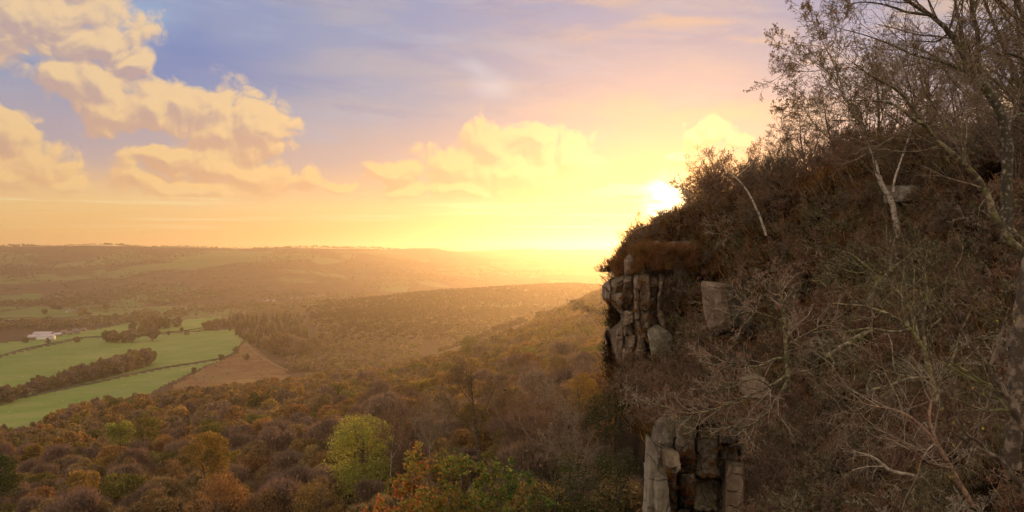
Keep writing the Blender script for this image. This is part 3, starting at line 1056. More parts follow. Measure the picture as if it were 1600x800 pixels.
def rock_wall_mesh(name, rng, left, right, vtop, vbot, dist, widths, beds, mat, rough=1.0, wrap=6.0, nu=120, nv=240, jut=0.9):
    """one continuous jointed rock face: columns split by upright joints and by beds, each piece set forward or back and a little askew"""
    vs = np.linspace(vtop, vbot, nv)
    fr = np.linspace(0, 1, nu)
    uL = np.interp(vs, [q[0] for q in left], [q[1] for q in left])
    ch = max(2, nv // 110)
    uL = np.convolve(np.pad(uL, ch, mode='edge'), np.ones(2 * ch + 1) / (2 * ch + 1), mode='valid')
    U = uL[:, None] + (right - uL)[:, None] * fr[None]
    V = np.repeat(vs[:, None], nu, 1)
    # joint pattern in photograph units, wandering
    nz = np.array([[mnoise.noise(Vector((U[i, j] * 0.035, V[i, j] * 0.02, 3.0))) for j in range(nu)] for i in range(nv)])
    nz2 = np.array([[mnoise.noise(Vector((U[i, j] * 0.12, V[i, j] * 0.09, 8.0))) for j in range(nu)] for i in range(nv)])
    UW = U + nz * 7.0 + nz2 * 2.2
    VW = V + nz * 10.0 + nz2 * 4.0
    x = min(uL) - 8
    bounds = [x]
    while x < right + 10:
        x += widths[0] + (widths[1] - widths[0]) * rng.random() ** 1.6
        bounds.append(x)
    bounds = np.array(bounds)
    ci = np.clip(np.searchsorted(bounds, UW) - 1, 0, len(bounds) - 2)
    px = F / np.interp(U, [q[0] for q in dist], [q[1] for q in dist])       # photograph pixels per metre
    off = np.zeros_like(U)
    edge = np.minimum(UW - bounds[ci], bounds[ci + 1] - UW)
    vedge = np.full_like(U, 99.0)
    for c in range(len(bounds) - 1):
        y = vtop - rng.uniform(0, beds[1])
        bb = [y]
        while y < vbot + 5:
            y += beds[0] + (beds[1] - beds[0]) * rng.random() ** 1.5
            bb.append(y)
        bb = np.array(bb)
        m = ci == c
        if not m.any():
            continue
        vi = np.clip(np.searchsorted(bb, VW[m]) - 1, 0, len(bb) - 2)
        col = rng.normal(0, jut * 0.6)
        po = rng.normal(0, jut * 0.55, len(bb)) + col
        tu, tv = rng.normal(0, 0.05, len(bb)), rng.normal(0, 0.022, len(bb))
        uc = (bounds[c] + bounds[c + 1]) / 2
        vc = (bb[vi] + bb[vi + 1]) / 2
        off[m] = po[vi] + tu[vi] * (UW[m] - uc) + tv[vi] * (VW[m] - vc)
        vedge[m] = np.minimum(VW[m] - bb[vi], bb[vi + 1] - VW[m])
    gm = np.exp(-(edge / (0.09 * px)) ** 2) * (0.40 + 0.45 * nz) + np.exp(-(vedge / (0.06 * px)) ** 2) * (0.22 + 0.3 * nz2)
    D = np.interp(U, [q[0] for q in dist], [q[1] for q in dist]) + off * rough + gm * jut
    # round the outer corner and the top back into the hill
    w = (U - uL[:, None]) / px
    D += wrap * np.clip(1 - w / 1.6, 0, 1) ** 2.2
    t = (V - vtop) / px
    D += wrap * 0.7 * np.clip(1 - t / 1.2, 0, 1) ** 2
    P3 = np.stack([(U - 800) / F * D, D, CZ + (400 - V) / F * D], -1)
    for i in range(nv):
        for j in range(nu):
            q = Vector(P3[i, j])
            P3[i, j, 1] += 0.42 * jut * mnoise.fractal(q * 0.8, 0.9, 2.1, 6) + 0.07 * mnoise.noise(q * 5.0)
            P3[i, j, 2] += 0.06 * mnoise.noise(q * 3.0 + Vector((5, 5, 5)))
    idx = np.arange(nu * nv).reshape(nv, nu)
    f = np.stack([idx[:-1, :-1], idx[1:, :-1], idx[1:, 1:], idx[:-1, 1:]], -1).reshape(-1, 4)
    me = mesh_np(name, P3.reshape(-1, 3), f[:, ::-1], mat, True)
    me.set_sharp_from_angle(angle=math.radians(34))
    return me


crag = rock_group('rock_crag', 'tall weathered gritstone crag under the sun, jointed into upright pillars', 'crag', (0, 0, 0), [
    (976, 1010, 392, 438, 79.5, 7, 'rock', dict(sub=5, chamfer=10, ledges=1)),
    (1004, 1046, 384, 436, 80.5, 8, 'rock', dict(sub=5, chamfer=10, ledges=1)),
    (1036, 1086, 376, 430, 82, 8, 'rock', dict(sub=5, chamfer=10, ledges=1)),
    (1026, 1039, 503, 592, 76.2, 1.8, 'rock_pale', dict(sub=5, chamfer=9, taper=-0.25, rz=0.5, ledges=1, rough=0.16)),
    (1034, 1084, 520, 606, 77.6, 4, 'rock_dark', dict(sub=4, chamfer=10, ledges=1)),
], 11)
put('rock_face', rock_wall_mesh('rock_face', np.random.default_rng(3), [(418, 984), (428, 974), (436, 954), (446, 941), (466, 940), (478, 952), (484, 960), (500, 963), (508, 955), (516, 945), (560, 944), (580, 948), (590, 956), (640, 962), (700, 970)],
                                1075, 422, 700, [(940, 79), (1000, 78), (1040, 79.5), (1075, 83)], (8, 30), (12, 80), M['rock'], jut=1.0, nu=150, nv=300), crag)
rock_group('rock_slab', 'leaning grey brown rock slab standing alone upslope from the crag pillars', 'rock', P(1130, 515, 62), [
    (1118, 1134, 424, 520, 59.4, 2.4, 'rock', dict(sub=5, chamfer=14, ledges=1, tilt=-0.24, rz=0.5, rough=0.18, taper=0.2)),
    (1124, 1150, 436, 524, 60.4, 3.4, 'rock_dark', dict(sub=5, chamfer=16, ledges=1, tilt=-0.2, rz=0.4, rough=0.18, taper=0.25)),
    (1140, 1170, 456, 526, 61.2, 3.4, 'rock_dark', dict(sub=5, chamfer=16, ledges=1, tilt=-0.1, rough=0.18, taper=0.3)),
], 5)
butt = rock_group('rock_buttress', 'dark lichened rock buttress of upright pillars rising from the bottom edge', 'crag', (0, 0, 0), [
    (1007, 1019, 668, 870, 37.0, 1.4, 'rock_pale', dict(sub=5, chamfer=4, lean=0.5, rz=0.1, ledges=0)),
    (1021, 1046, 722, 870, 36.6, 1.6, 'rock_pale', dict(sub=5, chamfer=7, ledges=0, rz=0.15)),
    (1034, 1060, 702, 740, 36.9, 1.2, 'rock', dict(sub=4, chamfer=12, ledges=0)),
    (1130, 1164, 718, 870, 36.8, 2.0, 'rock', dict(sub=5, chamfer=8, taper=0.1, ledges=1)),
], 21)
put('rock_face', rock_wall_mesh('rock_face', np.random.default_rng(14), [(650, 1030), (662, 1022), (690, 1014), (720, 1012), (870, 1010)],
                                1158, 652, 870, [(1005, 38), (1060, 37.6), (1120, 38), (1160, 39.4)], (12, 44), (22, 120), M['rock_dark'], wrap=3.0, jut=0.46, nu=140, nv=210), butt)
WALLS = [o for o in bpy.data.objects if o.name.startswith('rock_face')]
rock_group('rock_slab', 'pale flat rock slab lying near the skyline beside the white birch', 'rock', P(1425, 312, 53), [
    (1396, 1432, 290, 316, 52, 2.4, 'rock_pale', dict(sub=4, chamfer=6, ledges=0)),
    (1424, 1466, 292, 318, 52.6, 2.4, 'rock_pale', dict(sub=4, chamfer=6, ledges=0)),
], 31)
rock_group('boulder', 'grey boulder half buried in heather on the slope below the big slab', 'rock', P(1215, 640, 45), [
    (1160, 1196, 586, 622, 45, 1.6, 'rock', dict(sub=4, chamfer=9, ledges=0)),
], 33)

# ------------------------------------------------------------------ wood trees
rng = np.random.default_rng(42)
KINDS = {  # name: material, twig share, look in words
    'bare': ('leaf_bare', 0.75, 'purple brown bare tree'),
    'brown': ('leaf_brown', 0.35, 'dull brown leaved tree'),
    'russet': ('leaf_russet', 0.2, 'russet orange tree'),
    'gold': ('leaf_gold', 0.1, 'golden yellow tree'),
    'olive': ('leaf_olive', 0.1, 'olive green tree'),
}
CROWN = {}
for kn, (mt, tw, look) in KINDS.items():
    CROWN[kn] = [crown_mesh('crown', rng, rng.uniform(4.0, 5.4), rng.uniform(7.0, 9.0), M[mt], int(rng.integers(14, 24)), 4600, 0.45, tw, base=1.5, low=-0.7) for _ in range(4)]
LOW = {}
for kn, (mt, tw, look) in KINDS.items():
    LOW[kn] = [crown_mesh('wood_crown_low', rng, rng.uniform(4.2, 5.6), rng.uniform(6.5, 8.5), M[mt], int(rng.integers(9, 15)), 760, 0.95, tw * 0.6, base=1.5, low=-0.5) for _ in range(3)]
TRUNK = [tree_trunk_mesh('trunk', rng, 9.0, 0.16, M['bark' if i % 2 else 'bark_pale'], nl=5) for i in range(4)]


def wood_density(u, v):
    """the wood's outline as seen in the photograph: the row of its far edge (crown tops)"""
    return np.interp(u, [-200, 0, 60, 150, 230, 300, 450, 520, 600, 700, 760, 800, 850, 900, 940, 1000], [672, 662, 655, 622, 618, 607, 592, 580, 574, 549, 528, 512, 492, 468, 448, 430])


def kind_for(u, v, r):
    # bare and brown low down, gold and russet along the lit shoulder
    top = wood_density(u, v)
    k = np.clip((v - top) / 130.0, 0, 1)
    sx = np.clip((u - 420) / 380.0, 0, 1) * (1 - k)
    w = np.array([0.12 + 0.42 * k, 0.26 + 0.02 * k, 0.34 - 0.22 * k + 0.2 * sx, 0.16 - 0.10 * k + 0.3 * sx, 0.10 + 0.04 * k])
    return list(KINDS)[int(np.searchsorted(np.cumsum(w / w.sum()), r))]


HERO_CLEAR = [(565, 700, 62, 75, 126), (326, 720, 38, 50, 150), (230, 662, 26, 34, 240), (187, 675, 26, 28, 226), (6, 745, 30, 40, 158), (350, 785, 55, 50, 112), (497, 785, 52, 50, 112), (740, 650, 55, 70, 84)]
cand = []
d = 60.0
while d < 1120:
    step = float(np.interp(d, [60, 100, 300, 1000], [4.8, 6.4, 7.4, 9.2]))
    x = -0.66 * d - 30
    while x < 0.17 * d + 10:
        xx, dd = x + rng.uniform(-0.42, 0.42) * step, d + rng.uniform(-0.42, 0.42) * step
        x += step
        u = 800 + F * xx / dd
        gz = float(ground(u, dd))
        s = float(np.clip(rng.lognormal(-0.02, 0.22), 0.6, 1.6)) * float(np.interp(dd, [60, 110, 160], [0.5, 0.75, 1.0]))
        vt = 400 + (CZ - gz - 9.0 * s) / dd * F
        vm = 400 + (CZ - gz - 6.0 * s) / dd * F
        if u < -120 or u > 985 or vm > 880:
            continue
        if vt < wood_density(u, vt) + rng.uniform(-3, 8):
            continue
        clash = False
        for hu, hv, hr, hq, hd in HERO_CLEAR:
            if math.hypot(xx - (hu - 800) / F * hd, dd - hd) < 0.8 * hr / F * hd + 2.0:
                clash = True
            if dd < hd and abs(u - hu) < hr * 1.2 and vt < hv + hq * 0.55:
                clash = True
        if clash:
            continue
        cand.append((xx, dd, gz, u, vm, s))
    d += step
cand = [c for c in cand]
cand.sort(key=lambda c: c[1])
near, far = [], []
for c in cand:
    (near if len(near) < 290 and -30 < c[3] < 960 and c[4] < 815 else far).append(c)
LAND_WOOD = [('the pale green oak', 565, 700), ('the orange topped oak', 327, 720), ('the paired oaks', 205, 665), ('the orange green bush', 700, 760),
             ('the tall bare birch', 740, 650), ('the copper thicket', 350, 775), ('the crag foot', 935, 640), ('the edge green tree', 8, 745), ('the copper birch', 490, 780)]
items = []
for i, (x, dd, gz, u, v, s) in enumerate(near):
    kn = kind_for(u, v, rng.random())
    look = KINDS[kn][2]
    rt = empty('wood_tree', (x, dd, gz - 0.3), rng.uniform(0, 6.28), s)
    tag(rt, cat='tree')
    put('trunk', TRUNK[i % 4], rt)
    put('crown', CROWN[kn][i % 4], rt)
    items.append((rt, u, v, ('small ' if s < 0.88 else 'big ' if s > 1.12 else '') + look))
place_labels(items, LAND_WOOD, 'autumn trees of the wood below the crag')


def scatter(name, pts, protos, pick, scale, rot, label=None):
    """one object that stands a copy of a prototype mesh on each of its points"""
    pc = bpy.data.collections.new(name + '_kinds')
    for i, me in enumerate(protos):
        o = bpy.data.objects.new('kind_%03d' % i, me)
        pc.objects.link(o)
    me = bpy.data.meshes.new(name)
    me.vertices.add(len(pts))
    me.vertices.foreach_set('co', np.asarray(pts, np.float32).ravel())
    for nm, arr, ty in (('pick', pick, 'INT'), ('size', scale, 'FLOAT'), ('turn', rot, 'FLOAT')):
        a = me.attributes.new(nm, ty, 'POINT')
        a.data.foreach_set('value', np.asarray(arr, np.int32 if ty == 'INT' else np.float32))
    o = put(name, me)
    g = bpy.data.node_groups.new(name, 'GeometryNodeTree')
    g.interface.new_socket('Geometry', in_out='INPUT', socket_type='NodeSocketGeometry')
    g.interface.new_socket('Geometry', in_out='OUTPUT', socket_type='NodeSocketGeometry')
    N = g.nodes
    gi, go = N.new('NodeGroupInput'), N.new('NodeGroupOutput')
    ci = N.new('GeometryNodeCollectionInfo')
    ci.inputs['Collection'].default_value = pc
    ci.inputs['Separate Children'].default_value = True
    ci.inputs['Reset Children'].default_value = True
    ip = N.new('GeometryNodeInstanceOnPoints')

    def attr(nm, ty):
        a = N.new('GeometryNodeInputNamedAttribute')
        a.data_type = ty
        a.inputs['Name'].default_value = nm
        return a.outputs['Attribute']
    cx = N.new('ShaderNodeCombineXYZ')
    L = g.links.new
    L(attr('turn', 'FLOAT'), cx.inputs[2])
    er = N.new('FunctionNodeEulerToRotation')
    L(cx.outputs[0], er.inputs[0])
    L(gi.outputs[0], ip.inputs['Points'])
    L(ci.outputs[0], ip.inputs['Instance'])
    ip.inputs['Pick Instance'].default_value = True
    L(attr('pick', 'INT'), ip.inputs['Instance Index'])
    L(er.outputs[0], ip.inputs['Rotation'])
    L(attr('size', 'FLOAT'), ip.inputs['Scale'])
    L(ip.outputs[0], go.inputs[0])
    md = o.modifiers.new('scatter', 'NODES')
    md.node_group = g
    tag(o, label, kind='stuff')
    return o


def far_wood():
    pts, pick, sc, rot = [], [], [], []
    protos = [m for kn in KINDS for m in CROWN[kn][:2]] + [m for kn in KINDS for m in LOW[kn]]
    for (x, dd, gz, u, v, s) in far:
        kn = kind_for(u, v, rng.random())
        ki = list(KINDS).index(kn)
        pts.append((x, dd, gz - 0.5))
        pick.append(ki * 2 + int(rng.integers(0, 2)) if dd < 330 else 10 + ki * 3 + int(rng.integers(0, 3)))
        sc.append(s * (1.0 if dd < 500 else 1.12))
        rot.append(rng.uniform(0, 6.28))
    scatter('distant_woodland', pts, protos, pick, sc, rot, 'brown and golden autumn woodland covering the slope below the crag')
    return len(pts)


far_wood()


def far_copses():
    """woods and hedges across the valley, too small to tell tree from tree"""
    pts, pick, sc, rot = [], [], [], []
    protos = [crown_mesh('copse_low', rng, 5.0, 8.0, M[m], 10, 70, 2.6, 0.0, base=0.5) for m in ('leaf_bare', 'leaf_bare', 'leaf_brown', 'leaf_brown', 'leaf_olive')]
    conifer_low = len(protos)
    protos.append(crown_mesh('copse_conifer', rng, 3.2, 12.0, M['needle'], 10, 70, 2.4, 0.0, base=0.5, spread=0.7))

    spur_low = len(protos)
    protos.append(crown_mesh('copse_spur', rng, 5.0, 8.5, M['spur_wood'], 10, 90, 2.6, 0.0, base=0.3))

    def add(u, dd, s, k):
        q = gxyz(u, dd)
        pts.append(q)
        pick.append(k)
        sc.append(s)
        rot.append(rng.uniform(0, 6.28))
    # scattered over the far side: along hedges and in noisy patches
    n = 0
    while n < 7000:
        u, dd = rng.uniform(-120, 1010), math.exp(rng.uniform(math.log(1900), math.log(4580 if rng.random() < 0.6 else 6380)))
        q = gxyz(u, dd)
        m = mnoise.noise(Vector((q[0] * 0.0032, q[1] * 0.0017, 0.3))) + 0.45 * mnoise.noise(Vector((q[0] * 0.010, q[1] * 0.005, 1.3)))
        v = 400 - (q[2] - CZ) / dd * F
        if any(in_poly(np.array([u]), np.array([v]), f[0])[0] for f in FIELDS):
            continue
        if m > 0.16 or rng.random() < 0.012:
            add(u, dd, rng.uniform(0.6, 1.25), int(rng.integers(0, 5)))
            n += 1
    # hedges between the far fields
    for _ in range(120):
        u, dd = rng.uniform(-100, 900), math.exp(rng.uniform(math.log(1900), math.log(4300)))
        x0 = (u - 800) / F * dd
        a = rng.choice([0.25, 1.75]) + rng.normal(0, 0.2)
        L = rng.uniform(120, 420)
        for t in np.arange(0, L, 7.0):
            x, y = x0 + math.cos(a) * t, dd + math.sin(a) * t * 0.6
            if y < 4500 and rng.random() < 0.9:
                add(800 + F * x / y, y, rng.uniform(0.25, 0.6) if rng.random() < 0.85 else rng.uniform(0.7, 1.1), int(rng.integers(0, 5)))
    # valley bottom belt of trees behind the farm
    for _ in range(520):
        u = rng.uniform(-60, 420)
        v = np.interp(u, [-60, 0, 120, 220, 300, 420], [512, 510, 508, 500, 488, 478]) + rng.normal(0, 4)
        dd = hit(u, v, 1300, 3600)
        if dd < 3500:
            add(u, dd, rng.uniform(0.9, 1.5), int(rng.integers(0, 5)))
    # skyline trees
    for u in np.arange(-40, 1010, 2.2):
        if rng.random() < 0.75:
            add(u, float(np.interp(u, [470, 565, 680, 800], [4580, 4800, 5330, 6380])) + rng.uniform(-40, 40), rng.uniform(0.7, 1.5) if mnoise.noise(Vector((u * 0.012, 0.4, 0))) < 0.15 else rng.uniform(1.2, 2.2), int(rng.integers(0, 5)))
    # wooded spur on the right of the valley
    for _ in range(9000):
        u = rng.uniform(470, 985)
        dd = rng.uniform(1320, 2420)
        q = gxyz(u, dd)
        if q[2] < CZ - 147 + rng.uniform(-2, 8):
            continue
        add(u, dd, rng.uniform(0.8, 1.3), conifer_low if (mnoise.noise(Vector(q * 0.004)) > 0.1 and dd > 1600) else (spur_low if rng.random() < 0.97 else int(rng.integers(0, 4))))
    for _ in range(2600):
        u, v = rng.uniform(448, 930), rng.uniform(500, 582)
        if v < wood_density(u, v) + 14 and mnoise.noise(Vector((u * 0.02, v * 0.05, 3.3))) > -0.32 and not in_poly(np.array([u]), np.array([v]), FIELDS[3][0])[0]:
            add(u, hit(u, v, 900, 1900), rng.uniform(0.7, 1.2), int(rng.integers(0, 5)))
    for _ in range(230):
        u, v = rng.uniform(240, 480), rng.uniform(545, 620)
        if in_poly(np.array([u]), np.array([v]), FIELDS[3][0])[0]:
            add(u, hit(u, v, 560, 1700), rng.uniform(0.08, 0.26), int(rng.integers(0, 5)))
    scatter('far_woods', pts, protos, pick, sc, rot, 'hazy copses, hedges and woods over the far side of the valley')


far_copses()


# ------------------------------------------------------------------ larger trees of the wood
def leafy_tree(name, label, u, vbase, d, h, rx, mat, nbits, bit, seed, group=None, twig=0.0, base=0.22, bark='bark', nclump=34):
    r = np.random.default_rng(seed)
    x = (u - 800) / F * d
    z = CZ + (400 - vbase) / F * d
    rt = empty(name, (x, d, z), r.uniform(0, 6.28))
    tag(rt, label, 'tree', group)
    put('trunk', tree_trunk_mesh('trunk', r, h, h * 0.022, M[bark], nl=7), rt)
    put('crown', crown_mesh('crown', r, rx, h * (1 - base), M[mat], nclump, nbits, bit, twig, base=h * base, low=-0.8), rt)
    return rt


leafy_tree('oak_tree', 'rounded pale green oak standing out above bare brown trees', 565, 800, 126, 15.5, 6.6, 'leaf_pale', 12000, 0.30, 1, nclump=70, base=0.02)
leafy_tree('oak_tree', 'orange topped oak with green underside low in the wood', 326, 768, 150, 11.5, 4.7, 'leaf_gold', 6000, 0.34, 2, base=0.02)
leafy_tree('oak_tree', 'dark olive green oak, larger of the yellow green pair', 230, 700, 240, 11, 5.2, 'leaf_olive', 3500, 0.42, 3, base=0.1)
leafy_tree('oak_tree', 'yellow green oak, smaller of the pair, touching the darker one', 187, 702, 226, 8.5, 4.4, 'leaf_pale', 2800, 0.42, 4, base=0.1)
leafy_tree('oak_tree', 'dark green tree cut by the frame edge at the lower left', 4, 792, 158, 10, 4.0, 'leaf_dark', 3500, 0.36, 5, base=0.1)
leafy_tree('birch_tree', 'copper leaved birch thicket rising from the bottom edge below the orange topped oak', 350, 855, 112, 10.5, 4.9, 'leaf_russet', 3600, 0.26, 6, twig=0.45, base=0.1)
leafy_tree('birch_tree', 'copper birch at the bottom edge beside the pale green oak', 497, 850, 112, 9.5, 4.6, 'leaf_russet', 3400, 0.26, 7, twig=0.5, base=0.1)
leafy_tree('oak_tree', 'dark round green tree on the skyline shoulder of the wood', 735, 566, 520, 17, 9, 'leaf_olive', 2500, 0.8, 8, base=0.05)
leafy_tree('oak_tree', 'small dark green oak near the top of the wood beside the bracken', 397, 640, 420, 9, 4.2, 'leaf_dark', 1500, 0.6, 9, base=0.05)


# ------------------------------------------------------------------ scrub on the crag slope
rng = np.random.default_rng(77)


def scrub_parts(seed, h=2.0, stems=8, spread=0.9, twig_n=(6, 5, 3), wander=0.2, rmin=0.011, leaf_n=0, leaf=0.07, up=0.10, r0=0.036):
    """many stemmed bare scrub: (stems mesh builder, leaves mesh builder)"""
    r = np.random.default_rng(seed)
    mb, lb = MB(), MB()
    th = r.uniform(0, 6.28, stems)
    P0 = np.stack([np.cos(th) * r.uniform(0, 0.25, stems), np.sin(th) * r.uniform(0, 0.25, stems), np.full(stems, -0.3)], 1)
    d = np.stack([np.cos(th) * spread * r.uniform(0.1, 1.2, stems), np.sin(th) * spread * r.uniform(0.1, 1.2, stems), np.full(stems, 1.0)], 1)
    L = r.uniform(0.7, 1.15, stems) * h
    pts, rad = grow(r, P0, d, L, np.full(stems, r0), 6, wander, 0.05, 0.35)
    lv = [dict(n=twig_n[0], t0=0.2, a=46, as_=16, ratio=0.55, rr=0.6, seg=4, w=wander * 1.1, up=up),
          dict(n=twig_n[1], t0=0.15, a=46, ratio=0.52, rr=0.6, seg=3, w=wander * 1.2, up=up * 0.6),
          dict(n=twig_n[2], t0=0.2, a=42, ratio=0.55, rr=0.7, seg=2, w=wander * 1.2, up=0.0)]
    tw, _ = plant(r, pts, rad, L, lv, mb, rmin=rmin, k0=5)
    if leaf_n:
        leaves(lb, r, along(r, tw, leaf_n), r.uniform(0.6, 1.3, leaf_n) * leaf)
    return mb, lb


SCRUB = []   # (stems mesh, leaves mesh or None, look)
for i, (mat, lmat, ln, look, kw) in enumerate([
    ('twig', None, 0, 'dark bare twiggy shrub', dict(stems=9, spread=0.9)),
    ('bark_olive', None, 0, 'olive mossy twigged shrub', dict(stems=8, spread=1.1, wander=0.26, rmin=0.014)),
    ('bark_pale', 'leaf_dead', 240, 'pale shrub with dead leaves', dict(stems=6, spread=1.2, wander=0.28, twig_n=(5, 4, 3), rmin=0.014)),
    ('twig_red', 'leaf_dead', 1100, 'russet leaved shrub', dict(stems=9, spread=0.8, leaf=0.085)),
    ('twig_red', None, 0, 'reddish bare twigged shrub', dict(stems=10, spread=0.7, twig_n=(7, 5, 3))),
    ('bark_olive', 'leaf_olive', 420, 'thin olive leaved shrub', dict(stems=8, spread=0.8, leaf=0.06)),
    ('bark_pale', None, 0, 'pale crooked bare shrub', dict(stems=5, spread=1.4, wander=0.32, twig_n=(5, 5, 3), rmin=0.015)),
    ('twig', 'leaf_birch', 500, 'dark brown leaved shrub', dict(stems=9, spread=0.8, leaf=0.05)),
]):
    mb, lb = scrub_parts(100 + i, leaf_n=ln, **kw)
    SCRUB.append((mb.mesh('stems', M[mat]), lb.mesh('leaves', M[lmat]) if ln else None, look))



def undergrowth():
    r = np.random.default_rng(8)
    protos = []
    for i, (mat, lmat, ln, kw) in enumerate([('twig', None, 0, dict(stems=7, spread=1.2, wander=.3)), ('bark_olive', 'leaf_olive', 160, dict(stems=7, spread=1.2, wander=.3)), ('bark_pale', None, 0, dict(stems=4, spread=1.5, wander=.34, twig_n=(5, 4, 3))),
                                             ('twig_red', 'leaf_dead', 500, dict(stems=8, spread=1.0, leaf=.08)), ('twig_red', None, 0, dict(stems=8, spread=1.1, wander=.26)), ('twig', 'leaf_birch', 300, dict(stems=7, spread=1.0, leaf=.06))]):
        mb, lb = scrub_parts(160 + i, h=1.5, leaf_n=ln, **kw)
        if ln:
            nb = sum(len(x) for x in mb.f4)
            v = np.concatenate(mb.v + lb.v)
            off = mb.n
            f4 = np.concatenate(mb.f4)
            f3 = np.concatenate(lb.f3) + off
            protos.append(mesh_np('undergrowth_kind', v, [f4, f3], [M[mat], M[lmat]], False, [0] * len(f4) + [1] * len(f3)))
        else:
            protos.append(mb.mesh('undergrowth_kind', M[mat]))
    pts, pick, sc, rot = [], [], [], []
    while len(pts) < 1500:
        u, t = r.uniform(975, 1680), r.uniform(0, 1)
        v, d = slope_uv(u, t)
        v, d = float(v), float(d)
        if inside_rock(u, v) and r.random() < 0.8:
            continue
        if inside_rock(u, v - 18) and r.random() < 0.6:
            continue
        q = P(u, v, d)
        m = mnoise.noise(Vector(q * 0.16)) + r.normal(0, 0.3)
        k = 4 if m < -0.42 else 0 if m < -0.2 else 3 if m < 0.06 else 5 if m < 0.16 else 1 if m < 0.5 else 2
        pts.append(q)
        pick.append(k)
        sc.append(r.uniform(0.6, 1.3) * float(np.interp(d, [12, 25, 45, 85], [0.45, 0.7, 1.1, 1.5])))
        rot.append(r.uniform(0, 6.28))
    scatter('undergrowth', pts, protos, pick, sc, rot, 'tangled low twigs and brambles filling the slope between the shrubs')


LAND_SLOPE = [('the big slab', 1140, 470), ('the crag pillars', 1000, 545), ('the dark buttress', 1070, 740), ('the white birch', 1398, 320),
              ('the gnarled tree', 1372, 445), ('the grey trunk', 1228, 540), ('the pale flat slab', 1428, 302), ('the lichened trunk', 1580, 520),
              ('the short pale limb', 1395, 735), ('the pink birch', 1170, 320), ('the grey boulder', 1178, 604), ('the bottom corner', 1570, 770), ('the fallen branch', 1328, 540)]


def shrub(u, v, d, s, k, rz=None):
    st, lf, look = SCRUB[k]
    q = P(u, v, d)
    rt = empty('shrub', tuple(q), rng.uniform(0, 6.28) if rz is None else rz, s)
    tag(rt, cat='shrub')
    put('stems', st, rt)
    if lf is not None:
        put('leaves', lf, rt)
    return rt, look


def inside_rock(u, v):
    return (942 < u < 1044 and 424 < v < 588) or (1006 < u < 1150 and 690 < v) or (1104 < u < 1135 and 425 < v < 500)


items = []
# rows of scrub from the back of the slope to the front
tries = 0
pts_used = []
while len(items) < 270 and tries < 20000:
    tries += 1
    u = rng.uniform(985, 1660)
    t = rng.uniform(0.0, 1.0) ** 0.9
    v, d = slope_uv(u, t)
    v, d = float(v), float(d)
    if v > 880:
        continue
    s = rng.uniform(0.75, 1.35) * float(np.interp(d, [12, 25, 45, 85], [0.55, 0.8, 1.15, 1.5]))
    px = 2.0 * s * F / d
    if any(abs(u - a) < 0.42 * (px + c) * 0.5 and abs(v - b) < 0.24 * (px + c) * 0.5 for a, b, c in pts_used):
        continue
    if inside_rock(u, v) or inside_rock(u, v - px * 0.5):
        if rng.random() < 0.96:
            continue
    pts_used.append((u, v, px))
    # redder, leafier near the crag; olive and pale towards the right front
    w = np.array([0.10, 0.14, 0.10, 0.24, 0.17, 0.07, 0.06, 0.12]) if u < 1180 else np.array([0.08, 0.24, 0.10, 0.17, 0.06, 0.18, 0.09, 0.08])
    k = int(rng.choice(8, p=w / w.sum()))
    rt, look = shrub(u, v, d, s, k)
    rt.rotation_euler = (rng.uniform(-0.2, 0.2), rng.uniform(-0.35, 0.05), rng.uniform(0, 6.28))
    size = 'small ' if s < 0.8 else 'large ' if s > 1.2 else ''
    items.append((rt, u, v - px * 0.4, size + look))
for i, u in enumerate(np.linspace(1120, 1640, 28)):
    u = u + rng.uniform(-9, 9)
    vr, dr = slope_uv(u, 0.0)
    d = float(dr) + rng.uniform(-1.5, 5.0)
    s = rng.uniform(1.5, 2.5) * float(np.interp(u, [1100, 1200, 1350, 1600], [1.0, 1.1, 0.9, 0.75]))
    k = int(rng.choice([0, 3, 4, 7]))
    rt, look = shrub(u, float(vr) + 3, d, s, k)
    items.append((rt, u, float(vr) - s * F / d, 'tall ' + look))
place_labels(items, LAND_SLOPE, 'shrubs on the slope beside the crag')


undergrowth()


